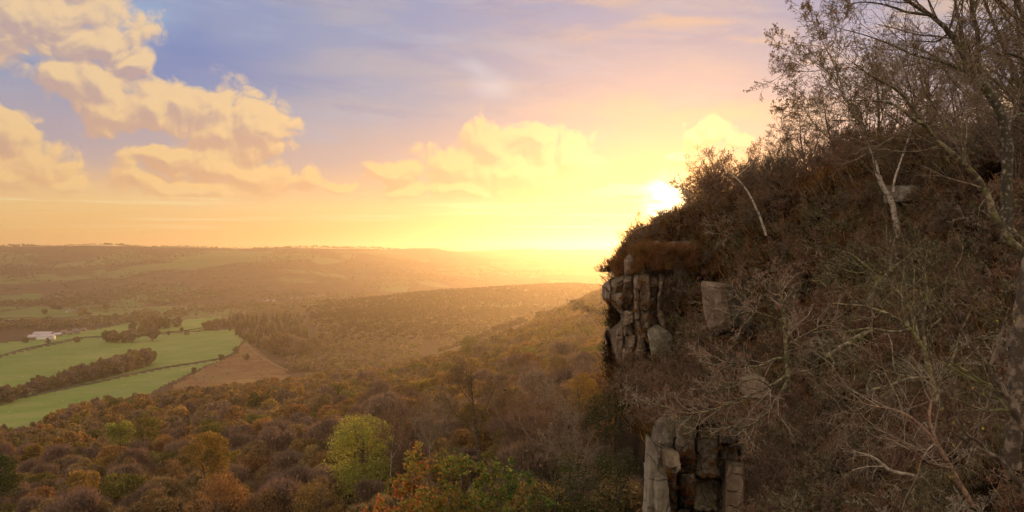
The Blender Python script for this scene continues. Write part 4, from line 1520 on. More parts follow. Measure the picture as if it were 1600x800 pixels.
def heather():
    """heather, bilberry and dead bracken between the shrubs"""
    r = np.random.default_rng(5)
    protos = []
    for i, (mt, n, h, w) in enumerate((('heather_dark', 90, 0.55, 0.022), ('heather_red', 90, 0.55, 0.022), ('bracken', 70, 0.6, 0.036), ('bilberry', 80, 0.46, 0.030), ('heather_dark', 90, 0.5, 0.026), ('sere_grass', 45, 0.7, 0.016))):
        mb = MB()
        b = np.stack([r.normal(0, 0.24, n), r.normal(0, 0.24, n), np.full(n, -0.08)], 1)
        d = unit(np.stack([r.normal(0, 0.5, n), r.normal(0, 0.5, n), np.full(n, 1.0)], 1) + b * np.array([0.9, 0.9, 0]))
        L = r.uniform(0.5, 1.2, (n, 1)) * h
        side = unit(np.cross(d, unit(r.normal(0, 1, (n, 3))))) * w * 0.5
        m1 = b + d * L * 0.55
        tip = b + unit(d + r.normal(0, 0.25, (n, 3))) * L
        v = np.stack([b - side, b + side, m1 + side, m1 - side, tip], 1)
        j = np.arange(n)[:, None] * 5
        mb.add(v.reshape(-1, 3), f3=np.concatenate([j + np.array([[0, 1, 2]]), j + np.array([[0, 2, 3]]), j + np.array([[3, 2, 4]])]))
        # tiny leaves on the sprigs
        q = (b + d * L * r.uniform(0.4, 1.05, (n, 1)))
        leaves(mb, r, np.concatenate([q, q + r.normal(0, 0.05, q.shape)]), 0.05)
        protos.append(mb.mesh('heather_tuft', M[mt]))
    pts, pick, sc, rot = [], [], [], []
    n = 0
    while n < 11000:
        u = r.uniform(962, 1680)
        t = r.uniform(-0.03, 1.0)
        if t < 0:
            vr, dr = slope_uv(u, 0.0)
            q = P(u, float(vr), float(dr)) + np.array([r.uniform(-1, 3), r.uniform(0, 6), 0.0])
        else:
            v, d = slope_uv(u, t)
            if inside_rock(u, float(v)) and r.random() < 0.5:
                continue
            q = P(u, float(v), float(d))
        q = q + r.normal(0, 0.12, 3)
        if mnoise.noise(Vector(q * 0.55 + np.array([9.0, 0, 0]))) < -0.06 and r.random() < 0.9:
            continue
        m = mnoise.noise(Vector(q * 0.25)) + r.normal(0, 0.25)
        k = 0 if m < -0.25 else 4 if m < -0.05 else 1 if m < 0.12 else 2 if m < 0.3 else 3 if m < 0.5 else 5
        pts.append(q)
        pick.append(k)
        sc.append(r.uniform(0.7, 1.6) * float(np.interp(q[1], [10, 30, 80], [0.7, 1.0, 1.7])))
        rot.append(r.uniform(0, 6.28))
        n += 1
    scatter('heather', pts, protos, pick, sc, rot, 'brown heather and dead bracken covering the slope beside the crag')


heather()


def crest_grass():
    """dead grass, bracken and twigs along the sunlit crest and over the crag's cap"""
    r = np.random.default_rng(15)
    protos = []
    for mt, n, h, w in (('sere_grass', 60, 0.55, 0.02), ('bracken', 60, 0.7, 0.05), ('leaf_dead', 70, 0.8, 0.03), ('bracken', 80, 1.0, 0.04)):
        mb = MB()
        b = np.stack([r.normal(0, 0.22, n), r.normal(0, 0.22, n), np.full(n, -0.1)], 1)
        d = unit(np.stack([r.normal(0, 0.45, n), r.normal(0, 0.45, n), np.full(n, 1.0)], 1))
        L = r.uniform(0.4, 1.2, (n, 1)) * h
        side = unit(np.cross(d, unit(r.normal(0, 1, (n, 3))))) * w * 0.5
        tip = b + unit(d + r.normal(0, 0.35, (n, 3))) * L
        m1 = b + d * L * 0.55
        v = np.stack([b - side, b + side, m1 + side, m1 - side, tip], 1)
        j = np.arange(n)[:, None] * 5
        mb.add(v.reshape(-1, 3), f3=np.concatenate([j + np.array([[0, 1, 2]]), j + np.array([[0, 2, 3]]), j + np.array([[3, 2, 4]])]))
        leaves(mb, r, np.concatenate([b + d * L * r.uniform(0.3, 1.05, (n, 1)) for _ in range(2)]) + r.normal(0, 0.06, (2 * n, 3)), 0.07)
        protos.append(mb.mesh('crest_tuft', M[mt]))
    pts, pick, sc, rot = [], [], [], []
    for _ in range(3400):
        u = 968 + 420 * r.uniform(0, 1) ** 1.5
        vr, dr = slope_uv(u, 0.0)
        k = r.random()
        if k < 0.55:
            q = P(u, float(vr), float(dr)) + np.array([r.uniform(-0.3, 2.0), r.uniform(-1.0, 6.0), -0.15])
        else:
            v, d = slope_uv(u, r.uniform(0, 0.22))
            q = P(u, float(v), float(d) - r.uniform(0, 0.5))
        pts.append(q)
        pick.append(int(r.choice(4, p=[.3, .3, .2, .2])))
        sc.append(r.uniform(0.7, 1.6))
        rot.append(r.uniform(0, 6.28))
    n = 0
    while n < 150:
        u, v = r.uniform(960, 1100), r.uniform(384, 470)
        if 1.5 * mnoise.noise(Vector((u * 0.05, v * 0.045, 2.0))) + (414 - v) / 50.0 < 0.0 or v < 388 + max(0, 990 - u) * 1.35:
            continue
        pts.append(P(u, v, r.uniform(78.2, 79.4) + max(0, u - 1020) * 0.03))
        pick.append(int(r.choice(4, p=[.1, .25, .3, .35])))
        sc.append(r.uniform(0.7, 1.4))
        rot.append(r.uniform(0, 6.28))
        n += 1
    # on the ledges of both rock faces
    for o in WALLS:
        me = o.data
        n = len(me.vertices)
        co, no = np.empty(n * 3, np.float32), np.empty(n * 3, np.float32)
        me.vertices.foreach_get('co', co)
        me.vertices.foreach_get('normal', no)
        co, no = co.reshape(-1, 3), no.reshape(-1, 3)
        near = co[:, 1].mean() < 60
        sel = np.nonzero(no[:, 2] > 0.42)[0]
        r.shuffle(sel)
        c = 0
        for i in sel:
            if mnoise.noise(Vector(co[i] * 0.5)) < -0.05:
                continue
            pts.append(co[i] + np.array([0, -0.05, -0.05]))
            pick.append(int(r.choice(4, p=[.2, .3, .3, .2])))
            sc.append(r.uniform(0.25, 0.6) * (0.55 if near else 1.2))
            rot.append(r.uniform(0, 6.28))
            c += 1
            if c > 170:
                break
    scatter('crest_grass', pts, protos, pick, sc, rot, 'sere grass and bracken glowing along the crest of the slope')


crest_grass()


# ------------------------------------------------------------------ the named trees
def hero(name, label, stems, mat, seed, d, levels, twig_mat='twig', leafs=None, rmin=0.008, group=None, k0=8, sprout_from=0.25, cat='tree'):
    """stems: lists of photograph points (u, v, extra distance, radius in metres), the first is the trunk; branches and twigs grow from all of them"""
    r = np.random.default_rng(seed)
    q0 = P(stems[0][0][0], stems[0][0][1], d + stems[0][0][2])
    rt = empty(name, tuple(q0))
    tag(rt, label, cat, group)
    tw_mb, lf_mb = MB(), MB()
    for si, st in enumerate(stems):
        w = np.array([P(a, b, d + e) for a, b, e, _ in st]) - q0
        rad = np.array([x[3] for x in st])
        # smooth the traced line
        n = max(8, 4 * len(st))
        s = np.concatenate([[0], np.cumsum(np.linalg.norm(np.diff(w, axis=0), axis=1))])
        tt = np.linspace(0, s[-1], n)
        c = np.stack([np.interp(tt, s, w[:, k]) for k in range(3)], 1)
        for _ in range(2):
            c[1:-1] = 0.25 * c[:-2] + 0.5 * c[1:-1] + 0.25 * c[2:]
        c[1:-1] += r.normal(0, 0.12, (n - 2, 3)) * np.interp(tt, s, rad)[1:-1, None]
        rr = np.interp(tt, s, rad)
        mb = MB()
        tubes(mb, c[None], rr[None], k0)
        put('trunk' if si == 0 else 'limb', mb.mesh('trunk' if si == 0 else 'limb', M[mat], True), rt)
        L = np.array([s[-1]])
        lv = [dict(x) for x in levels]
        lv[0]['n'] = max(3, int(lv[0]['n'] * (s[-1] / 6.0)))
        lv[0]['ratio'] = lv[0]['ratio'] * 6.0 / max(s[-1], 2.5)
        lv[0]['t0'] = sprout_from if si == 0 else 0.12
        bp, br = c[None], rr[None]
        ptsl, radl, LL = bp, br, L
        for li, x in enumerate(lv):
            P0, dd, l2, r2 = sprout(r, ptsl, radl, LL, x['n'], x.get('t0', 0.2), x.get('a', 45), x.get('as', 14), x['ratio'], x.get('rr', 0.5))
            r2 = np.clip(r2, rmin, 0.05)
            dd = dd + np.array(x.get('dir', (0, 0, 0)))
            ptsl, radl = grow(r, P0, dd, l2, r2, x.get('seg', 3), x.get('w', 0.16), x.get('up', 0.05), x.get('taper', 0.4))
            radl = np.maximum(radl, rmin * 0.65)
            tubes(tw_mb, ptsl, radl, 4 if li == 0 else 3)
            LL = l2
        if leafs:
            for lm, cnt, size in leafs:
                k = int(cnt * s[-1] / 6.0)
                leaves(lf_mb, r, along(r, ptsl, max(k, 4)) + r.normal(0, size * 0.4, (max(k, 4), 3)), r.uniform(0.6, 1.3, max(k, 4)) * size)
    put('twigs', tw_mb.mesh('twigs', M[twig_mat]), rt)
    if leafs:
        put('leaves', lf_mb.mesh('leaves', M[leafs[0][0]]), rt)
    return rt


LV = [dict(n=15, a=40, ratio=0.42, rr=0.42, seg=5, w=0.10, up=0.10), dict(n=6, t0=0.15, a=38, ratio=0.50, rr=0.6, seg=4, w=0.13, up=0.03), dict(n=5, t0=0.15, a=36, ratio=0.5, rr=0.7, seg=3, w=0.15, up=0.0), dict(n=2, t0=0.3, a=34, ratio=0.6, rr=0.8, seg=2, w=0.15, up=0.0)]
LV3 = LV[:3]
LVT = [dict(n=16, a=46, ratio=0.40, rr=0.42, seg=6, w=0.24, up=0.04), dict(n=6, t0=0.15, a=44, ratio=0.50, rr=0.6, seg=4, w=0.28, up=0.0), dict(n=4, t0=0.15, a=42, ratio=0.5, rr=0.7, seg=3, w=0.28, up=0.0)]
hero('birch_tree', 'leaning white barked birch on the skyline with small brown leaves left', [
    [(1405, 372, 0, .20), (1400, 345, 0, .19), (1396, 322, 0, .17), (1388, 303, 0, .16), (1377, 287, 0, .15), (1368, 262, 0, .13), (1363, 235, 0, .12), (1351, 207, 0, .11), (1338, 180, -.5, .10), (1322, 155, -1, .085), (1308, 130, -1, .07), (1293, 110, -1, .055), (1272, 96, -1, .04), (1251, 87, -1, .025), (1222, 74, -1, .012)],
    [(1396, 300, 0, .08), (1397, 282, 0, .075), (1408, 250, .5, .065), (1420, 215, 1, .05), (1428, 190, 1, .035), (1432, 160, 1, .02)],
    [(1318, 150, -1, .06), (1312, 120, -.5, .05), (1298, 90, 0, .04), (1285, 66, 0, .03), (1276, 45, 0, .02), (1266, 18, 0, .01)],
    [(1300, 120, -1, .045), (1306, 90, -1.5, .035), (1312, 60, -1.5, .022), (1316, 30, -1.5, .012)],
    [(1290, 108, -1, .03), (1268, 112, -1.5, .024), (1240, 110, -2, .016), (1216, 116, -2, .01)],
    [(1340, 186, -.5, .035), (1300, 178, -1, .026), (1262, 172, -1.5, .016), (1236, 176, -2, .01)],
    [(1352, 212, 0, .05), (1356, 170, .8, .042), (1366, 120, 1.2, .03), (1372, 86, 1.2, .018), (1370, 60, 1.2, .01)],
], 'birch', 201, 51, LV, leafs=[('leaf_birch', 1500, 0.105)], rmin=0.011)
hero('birch_tree', 'big grey tree at the right leaning left across the sky', [
    [(1570, 380, 0, .17), (1571, 340, 0, .165), (1572, 302, 0, .16), (1576, 242, 0, .155), (1571, 207, 0, .15), (1561, 168, 0, .145), (1537, 134, 0, .13), (1513, 113, 0, .105), (1503, 79, 0, .09), (1482, 50, 0, .078), (1456, 24, 0, .065), (1416, 0, 0, .05), (1370, -22, 0, .03)],
    [(1512, 112, 0, .055), (1477, 97, -.5, .048), (1429, 87, -1, .038), (1390, 68, -1, .028), (1343, 52, -1.2, .016), (1310, 44, -1.2, .008)],
    [(1534, 129, 0, .085), (1529, 100, .3, .08), (1528, 79, .4, .076), (1528, 55, .4, .072), (1519, 16, .5, .06), (1514, -20, .5, .05)],
    [(1456, 24, 0, .05), (1420, 20, -.5, .04), (1380, 6, -.8, .03), (1340, 2, -1, .018), (1318, 12, -1, .01)],
    [(1482, 52, 0, .04), (1464, 66, .6, .03), (1440, 64, 1, .02), (1405, 64, 1.2, .012)],
    [(1572, 205, 0, .07), (1580, 186, .3, .06), (1594, 178, .6, .05), (1618, 176, 1, .04)],
    [(1503, 80, 0, .04), (1500, 40, .6, .034), (1492, 0, .8, .03)],
], 'bark_lichen', 202, 25, LV, rmin=0.0055, sprout_from=0.5)
hero('birch_tree', 'dark bare tree leaning left with long curved pale limb below the big grey one', [
    [(1608, 405, 0, .10), (1575, 372, 0, .095), (1552, 338, 0, .09), (1545, 305, 0, .085), (1526, 276, 0, .08), (1495, 245, 0, .07), (1463, 221, 0, .06), (1440, 190, 0, .05), (1406, 142, 0, .04), (1364, 121, 0, .026), (1330, 96, 0, .012)],
    [(1462, 220, 0, .05), (1445, 194, -.4, .048), (1424, 186, -.5, .045), (1411, 170, -.5, .042), (1392, 160, -.5, .036), (1364, 157, -.5, .026), (1316, 157, -.5, .010)],
    [(1480, 202, 0, .04), (1462, 168, .3, .034), (1442, 140, .5, .028), (1438, 112, .6, .018), (1430, 96, .6, .01)],
    [(1510, 255, 0, .04), (1500, 210, .4, .034), (1504, 170, .6, .026), (1492, 130, .8, .016)],
], 'bark_olive', 203, 21, LV3, rmin=0.0055, sprout_from=0.3)
hero('birch_tree', 'thin leaning pink birch at the sunlit end of the skyline', [
    [(1197, 368, 0, .09), (1190, 345, 0, .085), (1180, 322, 0, .08), (1168, 298, 0, .07), (1150, 277, 0, .05), (1132, 264, 0, .035), (1115, 250, 0, .02), (1098, 238, 0, .01)],
    [(1150, 277, 0, .03), (1172, 258, .3, .025), (1196, 232, .4, .018), (1206, 215, .4, .012), (1208, 202, .4, .006)],
], 'birch', 204, 60, [dict(n=10, a=40, ratio=0.25, rr=0.4, seg=4, w=0.1, up=0.1), dict(n=4, a=38, ratio=0.5, seg=3), dict(n=3, a=36, ratio=0.5, seg=2)], rmin=0.012, sprout_from=0.6)
hero('birch_tree', 'slender upright bare birch rising just behind the leaning white birch', [
    [(1374, 300, 0, .12), (1374, 250, 0, .11), (1373, 207, 0, .10), (1373, 157, 0, .08), (1368, 120, 0, .05), (1362, 86, 0, .025)],
    [(1374, 160, 0, .05), (1390, 138, .5, .042), (1398, 112, .8, .03), (1402, 84, .9, .016)],
], 'bark_lichen', 205, 56, LV, leafs=[('leaf_birch', 380, 0.09)], rmin=0.010, sprout_from=0.4)
# trees crowding the right hand skyline
hero('birch_tree', 'dark bare tree at the frame edge with stems fanning up left', [
    [(1640, 330, 0, .16), (1625, 240, 0, .15), (1605, 165, 0, .13), (1590, 130, 0, .11), (1568, 68, 0, .08), (1547, 26, 0, .05), (1530, -20, 0, .03)],
    [(1605, 165, 0, .08), (1596, 100, .4, .07), (1590, 40, .6, .05), (1584, -10, .6, .04)],
    [(1612, 190, 0, .06), (1580, 150, -.6, .05), (1556, 128, -.8, .035), (1540, 118, -1, .02)],
    [(1622, 235, 0, .06), (1604, 205, .5, .05), (1570, 190, .8, .03), (1530, 170, 1, .015)],
], 'bark', 206, 30, LV, rmin=0.0065, sprout_from=0.3)
hero('birch_tree', 'rough dark tree at the top right corner with dense hanging twigs', [
    [(1660, 200, 0, .14), (1640, 120, 0, .13), (1612, 50, 0, .10), (1590, 0, 0, .07), (1575, -30, 0, .05)],
    [(1630, 90, 0, .07), (1600, 40, .3, .06), (1572, 10, .5, .04), (1550, -8, .5, .03)],
    [(1640, 120, 0, .06), (1606, 92, -.4, .05), (1580, 84, -.5, .03), (1558, 84, -.5, .02)],
], 'bark', 207, 18, LV, leafs=[('leaf_olive', 900, 0.05)], rmin=0.005, sprout_from=0.2)
for i, (u, v, d, h, label) in enumerate([
    (1262, 296, 74, 7.0, 'bare skyline tree standing between the round backlit bush and the white birch'),
    (1312, 286, 71, 8.5, 'upright bare tree on the skyline just left of the white birch'),
    (1440, 268, 64, 9.0, 'bare tree on the skyline behind the pale flat slab'),
    (1476, 264, 60, 10.0, 'tall bare tree on the skyline right of the pale flat slab'),
    (1502, 262, 66, 9.0, 'faint bare tree on the skyline between two tall trunks'),
    (1535, 262, 52, 9.5, 'bare tree behind the big grey leaning tree'),
    (1560, 258, 70, 12.0, 'tall bare tree glimpsed behind the big grey leaning trunk'),
    (1592, 256, 56, 11.0, 'bare tree behind the dark fanned stems at the frame edge'),
    (1228, 302, 80, 5.0, 'low bare skyline tree next to the round backlit bush'),
]):
    px = F / d
    r = np.random.default_rng(300 + i)
    ln = r.uniform(-0.30, -0.02)
    hh = h * px
    hero('birch_tree', label, [[(u, v + 6, 0, .11), (u + ln * hh * .2, v - hh * .3, 0, .09), (u + ln * hh * .5 + r.normal(0, 4), v - hh * .6, 0, .06), (u + ln * hh, v - hh, 0, .015)],
                               [(u + ln * hh * .2, v - hh * .3, 0, .06), (u + (ln * .4 + .16) * hh, v - hh * .55, .4, .045), (u + (ln * .6 + .25) * hh, v - hh * .85, .6, .015)],
                               [(u + ln * hh * .3, v - hh * .42, 0, .05), (u + (ln * .5 - .18) * hh, v - hh * .62, -.4, .04), (u + (ln * .7 - .28) * hh, v - hh * .86, -.6, .012)]],
         'bark', 310 + i, d, LV, leafs=[('leaf_birch', 160, 0.10)] if i % 2 else None, rmin=0.009 + 0.00005 * d, sprout_from=0.25, group='bare trees along the skyline')

# the round backlit bushes where the sun meets the slope
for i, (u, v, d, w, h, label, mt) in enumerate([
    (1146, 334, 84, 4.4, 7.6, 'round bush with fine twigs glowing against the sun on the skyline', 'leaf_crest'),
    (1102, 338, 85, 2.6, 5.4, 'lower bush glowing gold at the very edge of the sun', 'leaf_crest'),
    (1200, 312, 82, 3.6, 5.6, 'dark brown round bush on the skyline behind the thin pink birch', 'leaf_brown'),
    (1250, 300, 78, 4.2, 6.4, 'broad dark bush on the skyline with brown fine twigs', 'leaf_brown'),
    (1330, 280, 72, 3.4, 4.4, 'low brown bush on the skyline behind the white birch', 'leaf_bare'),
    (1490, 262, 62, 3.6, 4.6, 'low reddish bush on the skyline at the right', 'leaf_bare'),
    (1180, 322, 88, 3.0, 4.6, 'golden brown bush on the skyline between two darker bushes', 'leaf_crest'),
    (1540, 266, 48, 3.4, 4.4, 'reddish brown bush under the big grey leaning tree', 'leaf_bare'),
    (1592, 262, 42, 3.4, 5.0, 'dense red brown bush at the right frame edge under the trees', 'leaf_bare'),
]):
    r = np.random.default_rng(400 + i)
    q = P(u, v + 4, d)
    rt = empty('skyline_bush', tuple(q))
    tag(rt, label, 'bush', 'bushes along the skyline')
    mb = MB()
    st = 10
    th = r.uniform(0, 6.28, st)
    dd = np.stack([np.cos(th) * 0.55, np.sin(th) * 0.55, np.full(st, 1.0)], 1)
    pts, rad = grow(r, np.stack([np.cos(th) * .3, np.sin(th) * .3, np.full(st, -.4)], 1), dd, np.full(st, h * 0.85), np.full(st, .045), 6, 0.10, 0.05, 0.35)
    tw, _ = plant(r, pts, rad, np.full(st, h * 0.85), [dict(n=7, a=38, ratio=0.5, rr=.6, seg=4, w=.14, up=.08), dict(n=5, a=36, ratio=.5, seg=3, w=.15, up=.05), dict(n=4, a=34, ratio=.5, seg=2, w=.15)], mb, rmin=0.011, k0=5)
    put('stems', mb.mesh('stems', M['twig']), rt)
    lb = MB()
    nl = 6500 if i in (0, 1, 6) else 3000
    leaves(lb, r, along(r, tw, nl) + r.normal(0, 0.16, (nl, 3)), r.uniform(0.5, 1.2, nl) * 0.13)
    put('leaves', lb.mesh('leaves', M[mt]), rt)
# thin saplings on the cliff's lip against the bright sky
for i, (u, v, d, h, ln, label) in enumerate([
    (1008, 376, 82, 2.6, -0.2, 'thin sapling on the lip of the crag against the sun'),
    (1022, 366, 83, 1.6, 0.1, 'smaller sapling on the crag lip next to the thin one'),
    (990, 392, 82, 2.0, -0.35, 'spindly bush growing from the left end of the crag top'),
    (962, 432, 78, 2.0, -1.0, 'bare twiggy bush sticking out sideways from the crag top block'),
    (948, 490, 77, 2.4, -1.6, 'dark twiggy bush jutting out level from the crag face'),
    (1075, 330, 84, 2.2, -0.3, 'bare sapling standing right in the glare of the sun'),
]):
    hh = h * F / d
    hero('sapling', label, [[(u, v + 3, 0, .035), (u + ln * hh * .45, v - hh * .5 * (1 if abs(ln) < .9 else .25), -.3, .025), (u + ln * hh, v - hh * (1 if abs(ln) < .9 else .35), -.5, .010)],
                            [(u, v + 2, 0, .03), (u + (ln + .35) * hh * .4, v - hh * .45 * (1 if abs(ln) < .9 else .4), .2, .02), (u + (ln + .3) * hh, v - hh * .8 * (1 if abs(ln) < .9 else .5), .3, .008)]],
         'twig', 500 + i, d, [dict(n=22, a=42, ratio=0.16, rr=.5, seg=4, w=.14, up=.1), dict(n=5, a=40, ratio=.5, seg=3), dict(n=3, a=38, ratio=.55, seg=2)], rmin=0.010, sprout_from=0.2, group='saplings on the crag edge', cat='sapling',
         leafs=[('leaf_dead', 160, 0.07)])

# trunks, limbs and fallen wood on the slope itself
hero('gnarled_tree', 'gnarled forked tree with mossy bark in the middle of the slope', [
    [(1358, 478, 0, .15), (1362, 462, 0, .14), (1368, 450, 0, .13), (1374, 439, 0, .12), (1366, 428, 0, .10), (1352, 416, 0, .08), (1340, 405, 0, .06), (1328, 396, 0, .035), (1306, 390, 0, .012)],
    [(1374, 440, 0, .10), (1384, 431, .2, .085), (1392, 422, .3, .07), (1404, 412, .4, .055), (1416, 403, .5, .035), (1432, 388, .6, .014)],
    [(1390, 424, .3, .05), (1392, 405, .4, .04), (1394, 386, .4, .025), (1400, 366, .4, .01)],
    [(1373, 442, 0, .06), (1380, 450, -.6, .05), (1392, 446, -1, .03), (1420, 440, -1.2, .012)],
], 'bark_olive', 220, 35, LVT, twig_mat='bark_olive', rmin=0.007, sprout_from=0.5)
hero('oak_tree', 'straight grey trunk with long pale branches reaching left over the buttress', [
    [(1232, 612, 0, .13), (1230, 565, 0, .12), (1227, 530, 0, .11), (1225, 492, 0, .10), (1222, 462, 0, .07), (1216, 446, 0, .04), (1206, 428, 0, .015)],
    [(1231, 560, 0, .07), (1210, 560, -.5, .06), (1180, 575, -1, .05), (1140, 566, -1.5, .04), (1110, 572, -2, .028), (1085, 562, -2, .014)],
    [(1232, 585, 0, .08), (1200, 606, -.6, .07), (1160, 622, -1, .06), (1118, 640, -1.5, .05), (1076, 648, -2, .038), (1040, 636, -2.2, .026), (1004, 626, -2.4, .013)],
    [(1232, 592, 0, .07), (1206, 640, -1, .06), (1170, 668, -1.5, .05), (1130, 668, -2, .036), (1096, 676, -2.2, .025), (1060, 664, -2.4, .012)],
    [(1228, 540, 0, .06), (1256, 524, .5, .05), (1290, 506, .8, .034), (1326, 500, 1, .014)],
    [(1226, 505, 0, .05), (1200, 492, -.5, .04), (1168, 486, -.9, .03), (1130, 498, -1.2, .012)],
    [(1205, 606, -.6, .05), (1184, 590, -1.2, .04), (1150, 600, -1.6, .03), (1108, 596, -2, .012)],
], 'bark_olive', 221, 39, [dict(n=15, a=44, ratio=0.30, rr=.45, seg=5, w=.22, up=.05), dict(n=5, a=44, ratio=.5, seg=4, w=.25), dict(n=4, a=42, ratio=.5, seg=3, w=.25)], twig_mat='bark_pale', leafs=[('leaf_dead', 420, 0.09)], rmin=0.009, sprout_from=0.35)
hero('fallen_branch', 'thick fallen branch lying aslant on the slope behind the scrub', [
    [(1290, 558, 0, .09), (1312, 545, 0, .10), (1335, 530, 0, .10), (1352, 520, 0, .09), (1366, 516, 0, .06)],
    [(1296, 556, 0, .05), (1304, 566, -.3, .04), (1298, 580, -.4, .02)],
], 'bark_olive', 222, 33, [dict(n=5, a=50, ratio=.2, seg=3, w=.2), dict(n=3, a=45, ratio=.5, seg=2)], rmin=0.008, cat='branch')
hero('fallen_branch', 'short pale crooked limb showing in the dark heather low on the slope', [
    [(1428, 743, 0, .045), (1405, 739, 0, .055), (1388, 735, 0, .055), (1376, 722, 0, .05), (1362, 713, 0, .035), (1330, 704, 0, .016)],
], 'bark_pale', 223, 24, [dict(n=5, a=45, ratio=.22, seg=4, w=.2), dict(n=4, a=45, ratio=.5, seg=3, w=.2), dict(n=2, a=40, ratio=.5, seg=2)], twig_mat='bark_pale', rmin=0.006, cat='branch')
hero('oak_tree', 'thick lichened trunk at the right frame edge with crooked green grey limbs', [
    [(1584, 730, 0, .10), (1584, 640, 0, .10), (1590, 560, 0, .098), (1595, 500, 0, .095), (1600, 450, 0, .09), (1609, 400, 0, .085), (1624, 340, 0, .07)],
    [(1620, 700, -.3, .05), (1592, 655, -.4, .045), (1565, 610, -.5, .040), (1545, 575, -.5, .034), (1520, 542, -.5, .028), (1500, 520, -.5, .022), (1490, 490, -.6, .016), (1470, 465, -.7, .008)],
    [(1545, 575, -.5, .022), (1560, 540, -.6, .018), (1568, 510, -.7, .013), (1578, 480, -.8, .007)],
    [(1610, 770, -.5, .04), (1582, 745, -.6, .036), (1570, 724, -.6, .033), (1545, 708, -.7, .028), (1518, 694, -.8, .022), (1488, 677, -.9, .012)],
    [(1545, 708, -.7, .022), (1530, 690, -.8, .020), (1508, 680, -.9, .015), (1494, 640, -1, .013), (1490, 600, -1, .006)],
    [(1520, 694, -.8, .016), (1512, 722, -1, .013), (1500, 742, -1, .006)],
    [(1582, 560, 0, .05), (1600, 545, .3, .045), (1630, 520, .5, .04)],
], 'bark', 224, 11, [dict(n=14, a=46, ratio=.16, rr=.5, seg=5, w=.25, up=.03), dict(n=5, a=46, ratio=.5, seg=4, w=.28), dict(n=4, a=44, ratio=.5, seg=3, w=.28)], twig_mat='bark_olive', leafs=[('leaf_yellow', 14, 0.045)], rmin=0.0022, sprout_from=0.6)
hero('birch_tree', 'mossy twigged tree leaning over the middle of the slope beside lichened trunk', [
    [(1470, 640, 0, .07), (1455, 590, 0, .065), (1445, 545, 0, .06), (1420, 510, 0, .05), (1390, 490, 0, .036), (1350, 478, 0, .02), (1300, 474, 0, .01)],
    [(1446, 546, 0, .045), (1440, 500, .3, .038), (1450, 460, .5, .03), (1444, 420, .6, .02), (1450, 390, .6, .01)],
    [(1424, 514, 0, .04), (1396, 520, -.4, .034), (1360, 512, -.6, .024), (1310, 520, -.8, .01)],
    [(1455, 590, 0, .04), (1420, 590, -.5, .034), (1380, 606, -.8, .026), (1330, 612, -1, .012)],
    [(1462, 610, 0, .04), (1490, 560, -.3, .03), (1500, 520, -.4, .02), (1520, 480, -.5, .01)],
], 'bark_olive', 225, 19, LVT, twig_mat='bark_olive', leafs=[('leaf_yellow', 8, 0.05)], rmin=0.0042, sprout_from=0.3)
hero('birch_tree', 'bare tree with long thin twigs low on the slope above the short pale limb', [
    [(1520, 790, 0, .06), (1490, 740, 0, .055), (1462, 690, 0, .05), (1430, 656, 0, .04), (1400, 640, 0, .03), (1360, 634, 0, .018), (1320, 622, 0, .008)],
    [(1465, 694, 0, .035), (1450, 650, .3, .03), (1460, 610, .4, .02), (1452, 570, .5, .01)],
    [(1485, 732, 0, .035), (1450, 724, -.4, .028), (1410, 690, -.6, .02), (1370, 684, -.8, .008)],
], 'twig_red', 226, 17, LVT, twig_mat='bark_pale', rmin=0.0038, sprout_from=0.3)

